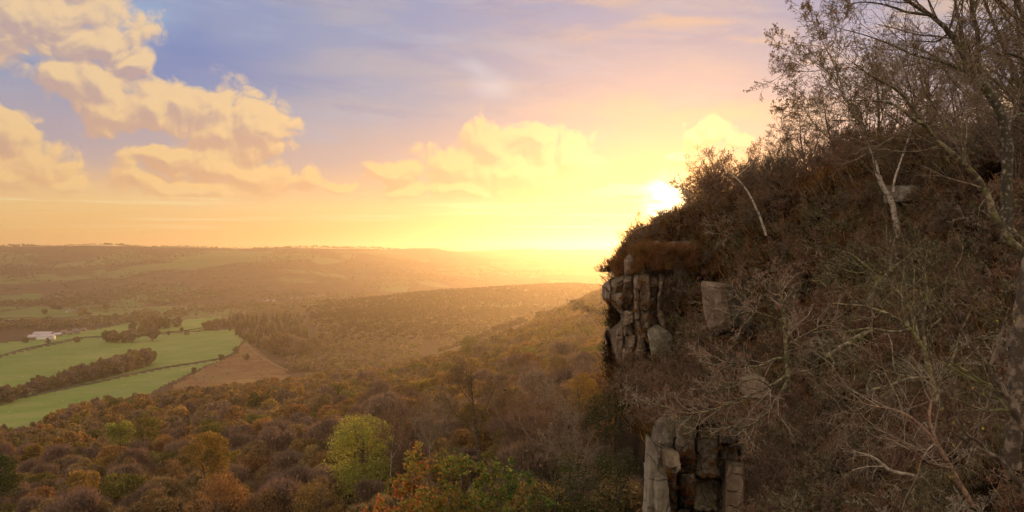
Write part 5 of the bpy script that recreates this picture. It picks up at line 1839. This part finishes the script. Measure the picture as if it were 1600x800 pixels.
# ------------------------------------------------------------------ trees and bushes below the crag, mid distance
hero('birch_tree', 'tall bare birch with few golden leaves standing above the orange and green bush', [
    [(752, 728, 0, .16), (748, 700, 0, .15), (744, 670, 0, .13), (740, 640, 0, .10), (737, 610, 0, .07), (736, 580, 0, .03)],
    [(745, 680, 0, .07), (726, 664, -.6, .055), (706, 640, -1, .04), (694, 612, -1, .015)],
    [(742, 655, 0, .07), (758, 640, .6, .055), (768, 618, 1, .04), (776, 596, 1, .015)],
    [(750, 720, 0, .08), (730, 712, -.8, .06), (712, 700, -1.2, .03), (700, 690, -1.2, .012)],
    [(739, 632, 0, .05), (722, 612, -.5, .035), (712, 590, -.8, .012)],
], 'bark_lichen', 230, 84, LV, leafs=[('leaf_russet', 420, 0.10)], rmin=0.013, sprout_from=0.2)
for i, (u, vb, d, h, label) in enumerate([
    (905, 790, 62, 6.5, 'slim pale birch below the crag foot at the right of the bush'),
    (928, 770, 66, 7.5, 'taller slim bare birch just below the crag foot'),
    (875, 780, 70, 7.0, 'slim bare birch midway between the bush and the crag foot'),
    (696, 690, 150, 9.5, 'pale forked birch showing white stems in the brown wood'),
    (842, 742, 82, 8.0, 'slim birch with copper leaves behind the green edge of the bush'),
    (806, 720, 100, 9.0, 'bare birch between the tall golden leaved birch and the crag'),
    (880, 700, 96, 8.5, 'bare copper birch left of the crag foot'),
    (640, 690, 122, 8.5, 'bare birch just right of the rounded pale green oak'),
    (920, 690, 84, 7.5, 'twiggy birch against the base of the crag'),
    (670, 730, 104, 8.0, 'bare brown birch behind the top of the orange and green bush'),
    (780, 700, 118, 8.5, 'thin dark birch behind the tall golden leaved birch'),
    (610, 745, 108, 8.0, 'bare twiggy birch between the pale oak and the bush'),
    (850, 690, 110, 9.0, 'pale stemmed birch in the brown wood left of the crag'),
]):
    r = np.random.default_rng(600 + i)
    hh = h * F / d
    ln = r.uniform(-0.12, 0.12)
    hero('birch_tree', label, [[(u, vb, 0, .07), (u + ln * hh * .4, vb - hh * .4, 0, .055), (u + ln * hh + r.normal(0, 4), vb - hh, 0, .012)],
                               [(u + ln * hh * .3, vb - hh * .3, 0, .045), (u + (.14 + ln) * hh, vb - hh * .6, .4, .03), (u + (.2 + ln) * hh, vb - hh * .85, .5, .01)],
                               [(u + ln * hh * .35, vb - hh * .36, 0, .045), (u + (ln - .16) * hh, vb - hh * .62, -.4, .03), (u + (ln - .22) * hh, vb - hh * .86, -.5, .01)]],
         'bark_pale', 620 + i, d, LV, twig_mat='twig_red' if i % 3 else 'bark_pale', leafs=[('leaf_russet' if i % 2 else 'leaf_brown', 300, 0.12)], rmin=0.010 + 0.00003 * d, sprout_from=0.15, group='slim birches under the crag')


# undergrowth trees between the bush and the crag
items = []
for i in range(46):
    u = rng.uniform(800, 1000)
    d = rng.uniform(46, 92)
    gz = float(ground(u, d))
    v = 400 + (CZ - gz - 2.5) / d * F
    k = i % 6
    kn = ('olive', 'brown', 'bare', 'russet', 'bare', 'brown')[k]
    s = rng.uniform(0.42, 0.68)
    rt = empty('wood_tree', tuple(gxyz(u, d) + np.array([0, 0, -1.6 * s])), rng.uniform(0, 6.28), s)
    tag(rt, cat='tree')
    put('trunk', TRUNK[i % 4], rt)
    put('crown', CROWN[kn][i % 4], rt)
    items.append((rt, u, v, 'low ' + KINDS[kn][2]))
place_labels(items, [('the crag foot', 935, 640), ('the dark buttress', 1010, 740), ('the orange green bush', 790, 760), ('the taller slim birch', 928, 730)], 'young trees under the crag')
leafy_tree('holly_bush', 'dark green bush tight against the foot of the crag', 945, 700, 62, 4.2, 2.0, 'leaf_dark', 2600, 0.12, 41, base=0.02)
leafy_tree('holly_bush', 'dark green bush left of the buttress at the bottom edge', 965, 815, 44, 4.0, 1.9, 'leaf_dark', 3000, 0.10, 42, base=0.02)
leafy_tree('holly_bush', 'olive bush with orange tips by the crag foot', 912, 660, 74, 4.6, 2.0, 'leaf_gold', 2600, 0.13, 43, base=0.02)
leafy_tree('holly_bush', 'dark green scrub at the bottom edge right of the orange and green bush', 872, 850, 40, 4.4, 2.4, 'leaf_dark', 4000, 0.10, 44, base=0.02)


def foreground_bush():
    """the bush in autumn colours just below the viewpoint: three tones of leaf on one set of branches"""
    r = np.random.default_rng(91)
    d = 18.5
    q0 = P(715, 960, d)
    rt = empty('oak_bush', tuple(q0))
    tag(rt, 'orange red and green leaved bush in front of the wood at the bottom edge', 'bush')
    top = np.array([P(u, v, d + e) - q0 for u, v, e in [
        (610, 765, .4), (642, 728, .2), (600, 790, -.3), (690, 708, .3), (705, 722, -.4), (718, 716, 0), (735, 730, .5), (668, 738, -.5), (745, 742, -.3), (760, 738, .4),
        (785, 735, .2), (808, 742, -.2), (830, 770, .2), (655, 760, .6), (720, 760, -.9), (770, 765, -.8), (690, 775, -1), (630, 800, -.6), (580, 808, 0), (800, 790, -.5), (842, 800, 0), (748, 790, -1.2), (670, 800, -1.2), (718, 735, .7), (620, 750, .7)]])
    B = len(top)
    n = 8
    s = np.linspace(0, 1, n)[None, :, None]
    root = np.array([[0, 0, -0.5]]) + r.normal(0, 0.12, (B, 3)) * np.array([1, 1, 0])
    mid = top * np.array([0.55, 0.55, 0.55]) + r.normal(0, 0.1, (B, 3))
    pts = (1 - s) ** 2 * root[:, None] + 2 * s * (1 - s) * mid[:, None] + s ** 2 * top[:, None]
    pts[:, 1:-1] += r.normal(0, 0.03, (B, n - 2, 3))
    rad = np.linspace(0.035, 0.008, n)[None].repeat(B, 0)
    mb = MB()
    L = np.linalg.norm(top, axis=1)
    tw, _ = plant(r, pts, rad, L, [dict(n=8, t0=0.45, a=42, ratio=0.22, rr=.5, seg=4, w=.16, up=.12), dict(n=5, a=40, ratio=.55, seg=3, w=.2, up=.08)], mb, rmin=0.004, k0=6)
    put('branches', mb.mesh('branches', M['twig']), rt)
    c = along(r, tw, 12000)
    c += r.normal(0, 0.035, c.shape)
    tone = (c[:, 0] / 1.9) + r.normal(0, 0.55, len(c)) + 0.25 * (c[:, 2] - top[:, 2].mean())
    for nm, mk, sel in (('orange_leaves', 'bush_red', tone < -0.72), ('yellow_leaves', 'bush_yellow', (tone >= -0.72) & (tone < 0.40)), ('green_leaves', 'bush_green', tone >= 0.40)):
        lb = MB()
        p = c[sel]
        leaves(lb, r, p, r.uniform(0.06, 0.125, len(p)), up_bias=1.4)
        put(nm, lb.mesh(nm, M[mk]), rt)


foreground_bush()


# ------------------------------------------------------------------ the valley floor: walls, farm, trees, sheep
rng = np.random.default_rng(314)


def on_ground(u, v, lo=520.0, hi=4550.0):
    d = hit(u, v, lo, hi)
    return gxyz(u, d), d


def ribbon_wall(name, label, line, h, w, mat, cat, lo=520, gap=0.0):
    """a field boundary that follows the ground"""
    uu = np.array([q[0] for q in line], float)
    vv = np.array([q[1] for q in line], float)
    s = np.concatenate([[0], np.cumsum(np.hypot(np.diff(uu), np.diff(vv)))])
    t = np.arange(0, s[-1], 2.0)
    pts = np.array([on_ground(a, b, lo)[0] for a, b in zip(np.interp(t, s, uu), np.interp(t, s, vv))])
    for _ in range(3):
        pts[1:-1] = (pts[:-2] + 2 * pts[1:-1] + pts[2:]) / 4
    n = len(pts)
    d = unit(np.gradient(pts, axis=0) * np.array([1, 1, 0]))
    side = np.stack([-d[:, 1], d[:, 0], np.zeros(n)], 1) * w / 2
    hh = h * (1 + rng.normal(0, 0.10, n))[:, None] * np.array([[0, 0, 1]])
    lo_ = np.array([[0, 0, -0.8]])
    V = np.stack([pts - side + lo_, pts - side * 0.7 + hh, pts + side * 0.7 + hh, pts + side + lo_], 1)
    idx = np.arange(n * 4).reshape(n, 4)
    q = np.concatenate([np.stack([idx[:-1, k], idx[1:, k], idx[1:, k + 1], idx[:-1, k + 1]], -1) for k in range(3)])
    o = put(name, mesh_np(name, V.reshape(-1, 3), q, mat))
    tag(o, label, cat)


M['drystone'] = material('drystone', ground_build([(0.3, (0.05, 0.042, 0.036)), (0.5, (0.11, 0.095, 0.08)), (0.7, (0.17, 0.15, 0.13))], 0.4, 2.5))
M['hedge'] = leaf_mat('hedge_twigs', [(0.06, 0.05, 0.025), (0.11, 0.085, 0.04)], 0.1, 0.3)
ribbon_wall('dry_stone_wall', 'long dark dry stone wall curving across the pasture from the left below the farm', [(-60, 578), (0, 557), (30, 548), (62, 541), (95, 534), (130, 528), (165, 526)], 1.9, 1.2, M['drystone'], 'wall')
ribbon_wall('dry_stone_wall', 'dry stone wall along the upper edge of the bright nearest pasture', [(-40, 641), (0, 628), (60, 617), (110, 606), (150, 599), (190, 589), (230, 580), (270, 573), (310, 567), (346, 561)], 1.9, 1.3, M['drystone'], 'wall')
ribbon_wall('dry_stone_wall', 'dry stone wall between the bracken slope and the wide pasture', [(346, 561), (358, 556), (368, 550), (374, 541), (384, 533)], 1.5, 1.1, M['drystone'], 'wall')
ribbon_wall('hedge', 'thin hedge along the top of the wide pasture right of the farm', [(165, 526), (200, 523), (240, 521), (290, 517), (330, 511), (360, 505)], 1.6, 1.5, M['hedge'], 'hedge')
ribbon_wall('dry_stone_wall', 'far dry stone wall crossing the pale pasture above the farm', [(0, 498), (40, 497), (80, 498), (130, 495), (180, 494), (240, 491)], 2.2, 2.0, M['drystone'], 'wall', lo=1500)


def track():
    mb = MB()
    line = [(384, 533), (392, 545), (404, 556), (420, 565), (436, 573), (452, 580)]
    uu, vv = [q[0] for q in line], [q[1] for q in line]
    t = np.linspace(0, len(line) - 1, 50)
    pts = np.array([on_ground(a, b)[0] for a, b in zip(np.interp(t, range(len(line)), uu), np.interp(t, range(len(line)), vv))])
    d = unit(np.gradient(pts, axis=0) * np.array([1, 1, 0]))
    side = np.stack([-d[:, 1], d[:, 0], np.zeros(len(d))], 1) * 1.3
    up = np.array([[0, 0, 0.25]])
    V = np.stack([pts - side + up, pts + side + up], 1).reshape(-1, 3)
    i = np.arange(len(pts) - 1)[:, None] * 2
    o = put('path', mesh_np('path', V, i + np.array([[0, 2, 3, 1]]), material('trodden_earth', ground_build([(0.3, (0.20, 0.14, 0.085)), (0.7, (0.30, 0.22, 0.14))], 0.1, 1.0))))
    tag(o, kind='structure')


track()

# ---- trees of the fields
FT = [crown_mesh('crown', rng, rng.uniform(3.6, 4.4), 8.0, M[m], 20, 2200, 0.85, 0.15, base=0.1, spread=1.25, low=-0.9) for m in ('leaf_bare', 'leaf_brown', 'leaf_brown', 'leaf_olive')]
FT_LOOK = ['bare purple brown tree', 'brown tree', 'dull brown tree', 'dark olive tree']
FTR = tree_trunk_mesh('trunk', rng, 7.0, 0.28, M['bark'], nl=6)
items = []


def field_tree(u, v, hpx, wide=1.0, k=None):
    q, d = on_ground(u, v)
    h = hpx / F * d
    s = h / 9.0
    k = int(rng.integers(0, 4)) if k is None else k
    rt = empty('field_tree', tuple(q), rng.uniform(0, 6.28), s)
    rt.scale = (s * wide, s * wide, s)
    tag(rt, cat='tree')
    put('trunk', FTR, rt)
    put('crown', FT[k], rt)
    items.append((rt, u, v - hpx / 2, FT_LOOK[k]))


for (u, v, h, w, k) in [(168, 534, 19, 1.1, 3), (180, 535, 21, 1.2, 1), (193, 535, 19, 1.0, 2), (206, 535, 22, 1.2, 0), (218, 526, 20, 1.2, 1), (207, 516, 16, .9, 1), (228, 520, 22, 1.1, 2),
                        (238, 533, 26, 1.1, 0), (238, 515, 25, 1.0, 1), (249, 514, 20, 1.1, 3), (259, 513, 18, 1.0, 2), (276, 511, 17, 1.1, 1), (263, 524, 8, 1, 0), (284, 518, 7, 1, 3), (292, 524, 8, 1, 0),
                        (325, 516, 16, 1.2, 2), (338, 514, 18, 1.1, 0), (350, 512, 16, 1.2, 1), (120, 535, 10, 1, 2), (75, 537, 8, 1.2, 0), (40, 535, 9, 1.2, 2), (70, 491, 9, 1.2, 3), (303, 583, 10, .9, 3),
                        (346, 562, 9, 1.4, 3), (369, 552, 12, 1.0, 2), (385, 562, 10, 1.2, 1), (84, 483, 9, 1.2, 2), (92, 485, 9, 1.2, 0), (126, 493, 9, 1.1, 1), (133, 492, 8, 1.0, 3), (166, 483, 10, 1.2, 2)]:
    field_tree(u, v, h, w, k)
for (u, v, h, w, k) in [(432, 552, 36, 1.1, 1), (448, 556, 34, 1.2, 2), (464, 558, 36, 1.1, 0), (478, 560, 30, 1.1, 1), (488, 552, 28, 1.1, 2), (372, 506, 20, 1.2, 0)]:
    field_tree(u, v, h, w, k)
# the belt of trees along the foot of the wide pasture
bl = [(-14, 634, 34), (2, 632, 36), (14, 628, 34), (27, 622, 26), (40, 620, 24), (52, 616, 28), (63, 614, 30), (74, 611, 26), (85, 609, 28), (95, 606, 30), (104, 603, 32), (114, 600, 32), (124, 598, 34), (133, 596, 36), (143, 594, 34),
      (153, 591, 32), (162, 590, 34), (172, 587, 36), (181, 585, 34), (190, 583, 36), (198, 581, 36), (206, 578, 38), (214, 576, 36), (222, 574, 38), (229, 571, 34), (235, 569, 28), (60, 604, 22), (112, 590, 22), (160, 578, 24), (205, 566, 26), (180, 574, 24)]
for (u, v, h) in bl:
    field_tree(u, v, h * 0.86, rng.uniform(0.85, 1.15), int(rng.choice(4, p=[.35, .35, .25, .05])))
LAND_VALLEY = [('the white barn', 72, 527), ('the conifer plantation', 420, 510), ('the curving pasture wall', 30, 548), ('the bracken slope', 360, 575), ('the wide pasture', 230, 545), ('the nearest pasture', 120, 605), ('the stone cottage', 112, 487), ('the long field corner', 10, 625)]
place_labels(items, LAND_VALLEY, 'trees standing in and round the pastures')


def conifer_mesh(name, r, h, rad):
    mb = MB()
    tiers = 11
    for i in range(tiers):
        f = i / (tiers - 1)
        z = h * (0.12 + 0.86 * f)
        R = rad * (1 - f) ** 0.8 + 0.12
        n = int(26 - 16 * f)
        th = r.uniform(0, 6.28, n)
        rr = R * r.uniform(0.7, 1.15, n)
        a = np.stack([np.zeros(n), np.zeros(n), np.full(n, z + h * 0.05)], 1)
        tip = np.stack([np.cos(th) * rr, np.sin(th) * rr, z - R * r.uniform(0.15, 0.5, n)], 1)
        sd = np.stack([-np.sin(th), np.cos(th), np.zeros(n)], 1) * (R * 0.28)[..., None] if np.ndim(R) else np.stack([-np.sin(th), np.cos(th), np.zeros(n)], 1) * R * 0.28
        md = a * 0.45 + tip * 0.55 + np.array([[0, 0, R * 0.12]])
        v = np.stack([a, md - sd, tip, md + sd], 1)
        j = np.arange(n)[:, None] * 4
        mb.add(v.reshape(-1, 3), f3=np.concatenate([j + np.array([[0, 1, 2]]), j + np.array([[0, 2, 3]])]))
    return mb.mesh(name, M['needle'])


CON = [conifer_mesh('crown', rng, 20.0, rng.uniform(4.4, 5.4)) for _ in range(4)]
ctr = MB()
tubes(ctr, np.array([[[0, 0, -1.0], [0, 0, 6.0], [0, 0, 18.0]]]), np.array([[0.3, 0.25, 0.05]]), 6)
CTR = ctr.mesh('trunk', M['bark'])
items = []
for row in range(9):
    f = row / 8.0
    u0, u1 = 356 + 12 * f, 470 + 16 * f
    for u in np.arange(u0, u1, 7.6):
        uu = u + rng.uniform(-3, 3)
        vv = 500 + 48 * f + 9 * f * (uu - 400) / 70 + rng.uniform(-2, 2)
        if vv > np.interp(uu, [356, 372, 385, 405, 430, 486], [515, 528, 536, 543, 552, 560]):
            continue
        q, d = on_ground(uu, vv)
        s = rng.uniform(0.85, 1.25) * (0.85 if uu < 366 or uu > 470 else 1.05)
        if rng.random() < 0.2 + 0.35 * f:
            k = int(rng.integers(0, 4))
            rt = empty('field_tree', tuple(q), rng.uniform(0, 6.28), s * 1.75)
            tag(rt, cat='tree')
            put('trunk', FTR, rt)
            put('crown', FT[k], rt)
            items.append((rt, uu, vv - 8, 'rounded ' + FT_LOOK[k]))
            continue
        rt = empty('conifer_tree', tuple(q), rng.uniform(0, 6.28), s * 0.95)
        tag(rt, cat='tree')
        put('trunk', CTR, rt)
        put('crown', CON[int(rng.integers(0, 4))], rt)
        items.append((rt, uu, vv - 10, ('tall ' if s > 1.15 else 'short ' if s < 0.95 else '') + 'dark conifer'))
place_labels(items, [('the plantation front edge', 425, 548), ('the plantation top', 400, 490), ('the plantation left end', 364, 515), ('the plantation right end', 480, 535), ('the plantation heart', 420, 520)], 'trees of the dark plantation beyond the pastures')

# ---- farm and cottages
M['white_wall'] = material('whitewash', lambda t: principled(t, t.mix(t.noise(gpos(t), 0.8, 4), (0.62, 0.60, 0.62, 1), (0.80, 0.78, 0.80, 1)), 0.8))
M['sheet_roof'] = material('sheet_roof', lambda t: principled(t, t.mix(t.noise(gpos(t), 0.5, 4), (0.40, 0.38, 0.46, 1), (0.58, 0.55, 0.62, 1)), 0.6))
M['slate'] = material('slate_roof', lambda t: principled(t, t.mix(t.noise(gpos(t), 0.6, 4), (0.16, 0.13, 0.14, 1), (0.28, 0.23, 0.24, 1)), 0.7))
M['stone_wall'] = material('stone_house', lambda t: principled(t, t.mix(t.noise(gpos(t), 0.9, 5), (0.26, 0.20, 0.15, 1), (0.40, 0.32, 0.25, 1)), 0.9))
M['dark_open'] = material('dark_opening', lambda t: principled(t, (0.02, 0.02, 0.022, 1), 0.4))


def building(name, label, cat, u, v, wpx, hpx, depth, wall, roof, rz, group=None, doors=1, windows=3, chimney=False, rise=0.45):
    q, d = on_ground(u, v)
    w, h = wpx / F * d, hpx / F * d
    rt = empty(name, tuple(q), rz)
    tag(rt, label, cat, group)
    he = h * (1 - rise)
    mb = MB()
    mb.box((0, 0, he / 2 - 0.5), (w, depth, he + 1.0))
    mb.add([[-w / 2, -depth / 2, he], [-w / 2, depth / 2, he], [-w / 2, 0, h - 0.15], [w / 2, -depth / 2, he], [w / 2, depth / 2, he], [w / 2, 0, h - 0.15]], f3=[[0, 2, 1], [3, 4, 5]])
    put('wall', mb.mesh('wall', wall), rt)
    mb = MB()
    e = 0.35
    for sy in (-1, 1):
        y0, y1 = sy * (depth / 2 + e), 0.0
        z0 = he - e * (h - he) / (depth / 2)
        a = np.array([[-w / 2 - e, y0, z0], [w / 2 + e, y0, z0], [w / 2 + e, y1, h], [-w / 2 - e, y1, h]])
        b = a + np.array([[0, 0, 0.22]])
        mb.add(np.concatenate([a, b]), f4=[[0, 1, 2, 3], [4, 5, 6, 7], [0, 1, 5, 4], [1, 2, 6, 5], [2, 3, 7, 6], [3, 0, 4, 7]])
    rf = put('roof', mb.mesh('roof', roof), rt)
    if chimney:
        mb = MB()
        mb.box((w * 0.38, 0, h + 0.5), (1.0, 0.9, 2.0))
        put('chimney', mb.mesh('chimney', wall), rf)
    for k in range(doors):
        mb = MB()
        dh = min(he * 0.8, 4.2 if doors and wall is M['white_wall'] and w > 20 else 2.1)
        mb.box(((k + 0.5) / doors * w * 0.5 - w * 0.05, -depth / 2 - 0.03, dh / 2), (dh * 1.0 if w > 20 else 1.0, 0.1, dh))
        put('door', mb.mesh('door', M['dark_open']), rt)
    for k in range(windows):
        mb = MB()
        mb.box(((k + 0.5) / windows * w - w / 2, -depth / 2 - 0.03, he * 0.68), (1.1, 0.1, 1.2))
        put('window', mb.mesh('window', M['dark_open']), rt)


building('barn', 'white farm barn with one dark doorway beside the curving wall', 'barn', 72, 531, 23, 8.5, 16, M['white_wall'], M['sheet_roof'], 0.18, doors=1, windows=0, rise=0.35)
building('farm_shed', 'long low grey roofed shed left of the white barn', 'shed', 54, 529, 17, 6, 14, M['stone_wall'], M['sheet_roof'], 0.1, doors=0, windows=0, rise=0.5)
building('farm_shed', 'wide grey roofed shed behind the white barn', 'shed', 68, 524.5, 28, 6, 15, M['stone_wall'], M['sheet_roof'], 0.05, doors=0, windows=0, rise=0.5)
building('farm_shed', 'small grey roofed shed right of the white barn', 'shed', 90, 525, 11, 5, 11, M['stone_wall'], M['sheet_roof'], 0.3, doors=0, windows=0, rise=0.5)
for i, (u, v, w, h, label) in enumerate([
    (100, 522, 8, 6, 'stone farmhouse with pale chimney just right of the barns'), (110, 523, 7, 5.5, 'stone farm cottage, second of the row right of the barns'), (117, 519, 7, 5.5, 'stone farm cottage set back behind the row right of the barns'),
    (123, 521, 7, 6, 'stone farm cottage near the right end of the farm row'), (131, 517, 6, 5, 'last stone cottage at the right end of the farm row'),
    (106, 488, 5, 4, 'pale cottage in the middle of the far pastures above the farm'), (117, 488, 8, 4, 'long stone house beside the pale far cottage'), (88, 466, 5, 3.5, 'white cottage far up the valley side above the dark wood'), (95, 466, 4, 3, 'small white cottage next to the one above the dark wood'),
    (143, 476, 5, 3, 'lone pale cottage on the valley side between hedges'), (158, 463, 5, 3, 'lone white house high on the hazy valley side')]):
    building('cottage', label, 'house', u, v, w, h, 7.5, M['white_wall'] if v < 490 and i % 2 or i in (5, 7) else M['stone_wall'], M['slate'], rng.uniform(-0.4, 0.4), 'houses of the farm and valley', 1, 3, True)
vill = [(404, 471, 5), (411, 472, 4), (418, 471, 5), (428, 471, 4), (446, 468, 5), (456, 467, 6), (464, 467, 5), (472, 466, 5), (481, 465, 6), (489, 465, 4), (498, 464, 5), (506, 463, 5)]
for i, (u, v, w) in enumerate(vill):
    building('village_house', 'hazy pale village house beyond the plantation, %s' % ordinal(i, len(vill)), 'house', u, v, w, 3.4, 8, M['white_wall'], M['slate'], rng.uniform(-0.3, 0.3), 'village houses beyond the plantation', 0, 2, False)

# ---- sheep
def sheep_mesh():
    bm = bmesh.new()
    m = Matrix.Translation((0, 0, 0.62)) @ Matrix.Diagonal((0.62, 0.34, 0.36, 1))
    bmesh.ops.create_icosphere(bm, subdivisions=2, radius=1.0, matrix=m)
    for v in bm.verts:
        v.co += Vector(v.co).normalized() * 0.03 * mnoise.noise(v.co * 5)
    me = bpy.data.meshes.new('body')
    bm.to_mesh(me)
    bm.free()
    me.materials.append(M['wool'])
    mb = MB()
    for x, y in ((-.35, -.16), (-.35, .16), (.35, -.16), (.35, .16)):
        tubes(mb, np.array([[[x, y, -0.03], [x, y, .25], [x, y, .5]]]), np.array([[.045, .04, .06]]), 5)
    lg = mb.mesh('legs', M['sheep_face'])
    bm = bmesh.new()
    bmesh.ops.create_icosphere(bm, subdivisions=2, radius=1.0, matrix=Matrix.Translation((0.72, 0, 0.66)) @ Matrix.Rotation(0.6, 4, 'Y') @ Matrix.Diagonal((0.21, 0.11, 0.12, 1)))
    for sy in (-1, 1):
        bmesh.ops.create_icosphere(bm, subdivisions=1, radius=1.0, matrix=Matrix.Translation((0.64, 0.14 * sy, 0.74)) @ Matrix.Diagonal((0.03, 0.08, 0.04, 1)))
    hd = bpy.data.meshes.new('head')
    bm.to_mesh(hd)
    bm.free()
    hd.materials.append(M['sheep_face'])
    return me, lg, hd


M['wool'] = material('wool', lambda t: principled(t, t.mix(t.noise(opos(t), 9.0, 3), (0.62, 0.57, 0.48, 1), (0.80, 0.76, 0.68, 1)), 0.95))
M['sheep_face'] = material('sheep_face', lambda t: principled(t, (0.30, 0.26, 0.22, 1), 0.9))
SB, SL, SH = sheep_mesh()
items = []
for (u, v) in [(41, 554), (81, 547), (94, 546), (108, 545), (119, 562), (130, 554), (147, 557), (182, 556), (135, 542), (59, 568), (108, 569), (160, 566), (152, 540), (176, 546), (206, 545), (250, 532), (256, 534), (240, 540), (300, 538), (318, 533), (270, 545), (22, 571), (36, 590), (90, 578), (262, 559), (14, 645), (98, 628), (170, 612), (196, 603), (236, 590), (284, 580)]:
    q, d = on_ground(u, v)
    rt = empty('sheep', tuple(q), rng.uniform(0, 6.28), 1.25)
    tag(rt, cat='sheep')
    put('body', SB, rt)
    put('legs', SL, rt)
    put('head', SH, rt)
    items.append((rt, u, v, 'white sheep grazing'))
place_labels(items, LAND_VALLEY, 'sheep grazing on the pastures')


# ---- a bird over the wood
def bird():
    q = P(789, 610, 70)
    rt = empty('bird', tuple(q), 0.6)
    tag(rt, 'small dark bird flying over the brown wood below the sun', 'bird')
    bm = bmesh.new()
    bmesh.ops.create_icosphere(bm, subdivisions=2, radius=1.0, matrix=Matrix.Diagonal((0.16, 0.055, 0.05, 1)))
    bmesh.ops.create_icosphere(bm, subdivisions=1, radius=0.04, matrix=Matrix.Translation((0.17, 0, 0.02)))
    me = bpy.data.meshes.new('body')
    bm.to_mesh(me)
    bm.free()
    mt = material('bird_black', lambda t: principled(t, (0.02, 0.018, 0.018, 1), 0.7))
    me.materials.append(mt)
    put('body', me, rt)
    for sy in (-1, 1):
        mb = MB()
        mb.add([[0.08, 0.03 * sy, 0.02], [-0.08, 0.03 * sy, 0.02], [-0.10, 0.2 * sy, 0.09], [0.06, 0.2 * sy, 0.10], [-0.12, 0.38 * sy, 0.05], [0.02, 0.36 * sy, 0.06], [0.0, 0.12 * sy, 0.03], [0.0, 0.12 * sy, 0.06]], f4=[[0, 1, 2, 3], [3, 2, 4, 5]])
        put('wing', mb.mesh('wing', mt), rt)
    mb = MB()
    mb.add([[-0.13, 0.02, 0.01], [-0.13, -0.02, 0.01], [-0.27, -0.05, 0.01], [-0.27, 0.05, 0.01]], f4=[[0, 1, 2, 3]])
    put('tail', mb.mesh('tail', mt), rt)


bird()


# ------------------------------------------------------------------ haze
def build_haze():
    mb = MB()
    x0, x1, y0, y1, z0, z1 = -11000, 14500, -950, 9050, -2.0, 308.0
    mb.box(((x0 + x1) / 2, (y0 + y1) / 2, (z0 + z1) / 2), (x1 - x0, y1 - y0, z1 - z0))
    mt = bpy.data.materials.new('valley_haze')
    mt.use_nodes = True
    t = NT(mt.node_tree)
    n = t.node('ShaderNodeVolumePrincipled')
    n.inputs['Color'].default_value = (0.88, 0.76, 0.60, 1)
    n.inputs['Density'].default_value = 1.05e-4
    n.inputs['Anisotropy'].default_value = 0.74
    out = t.node('ShaderNodeOutputMaterial')
    t.t.links.new(n.outputs[0], out.inputs['Volume'])
    o = put('haze', mb.mesh('haze', mt))
    tag(o, kind='stuff')


build_haze()
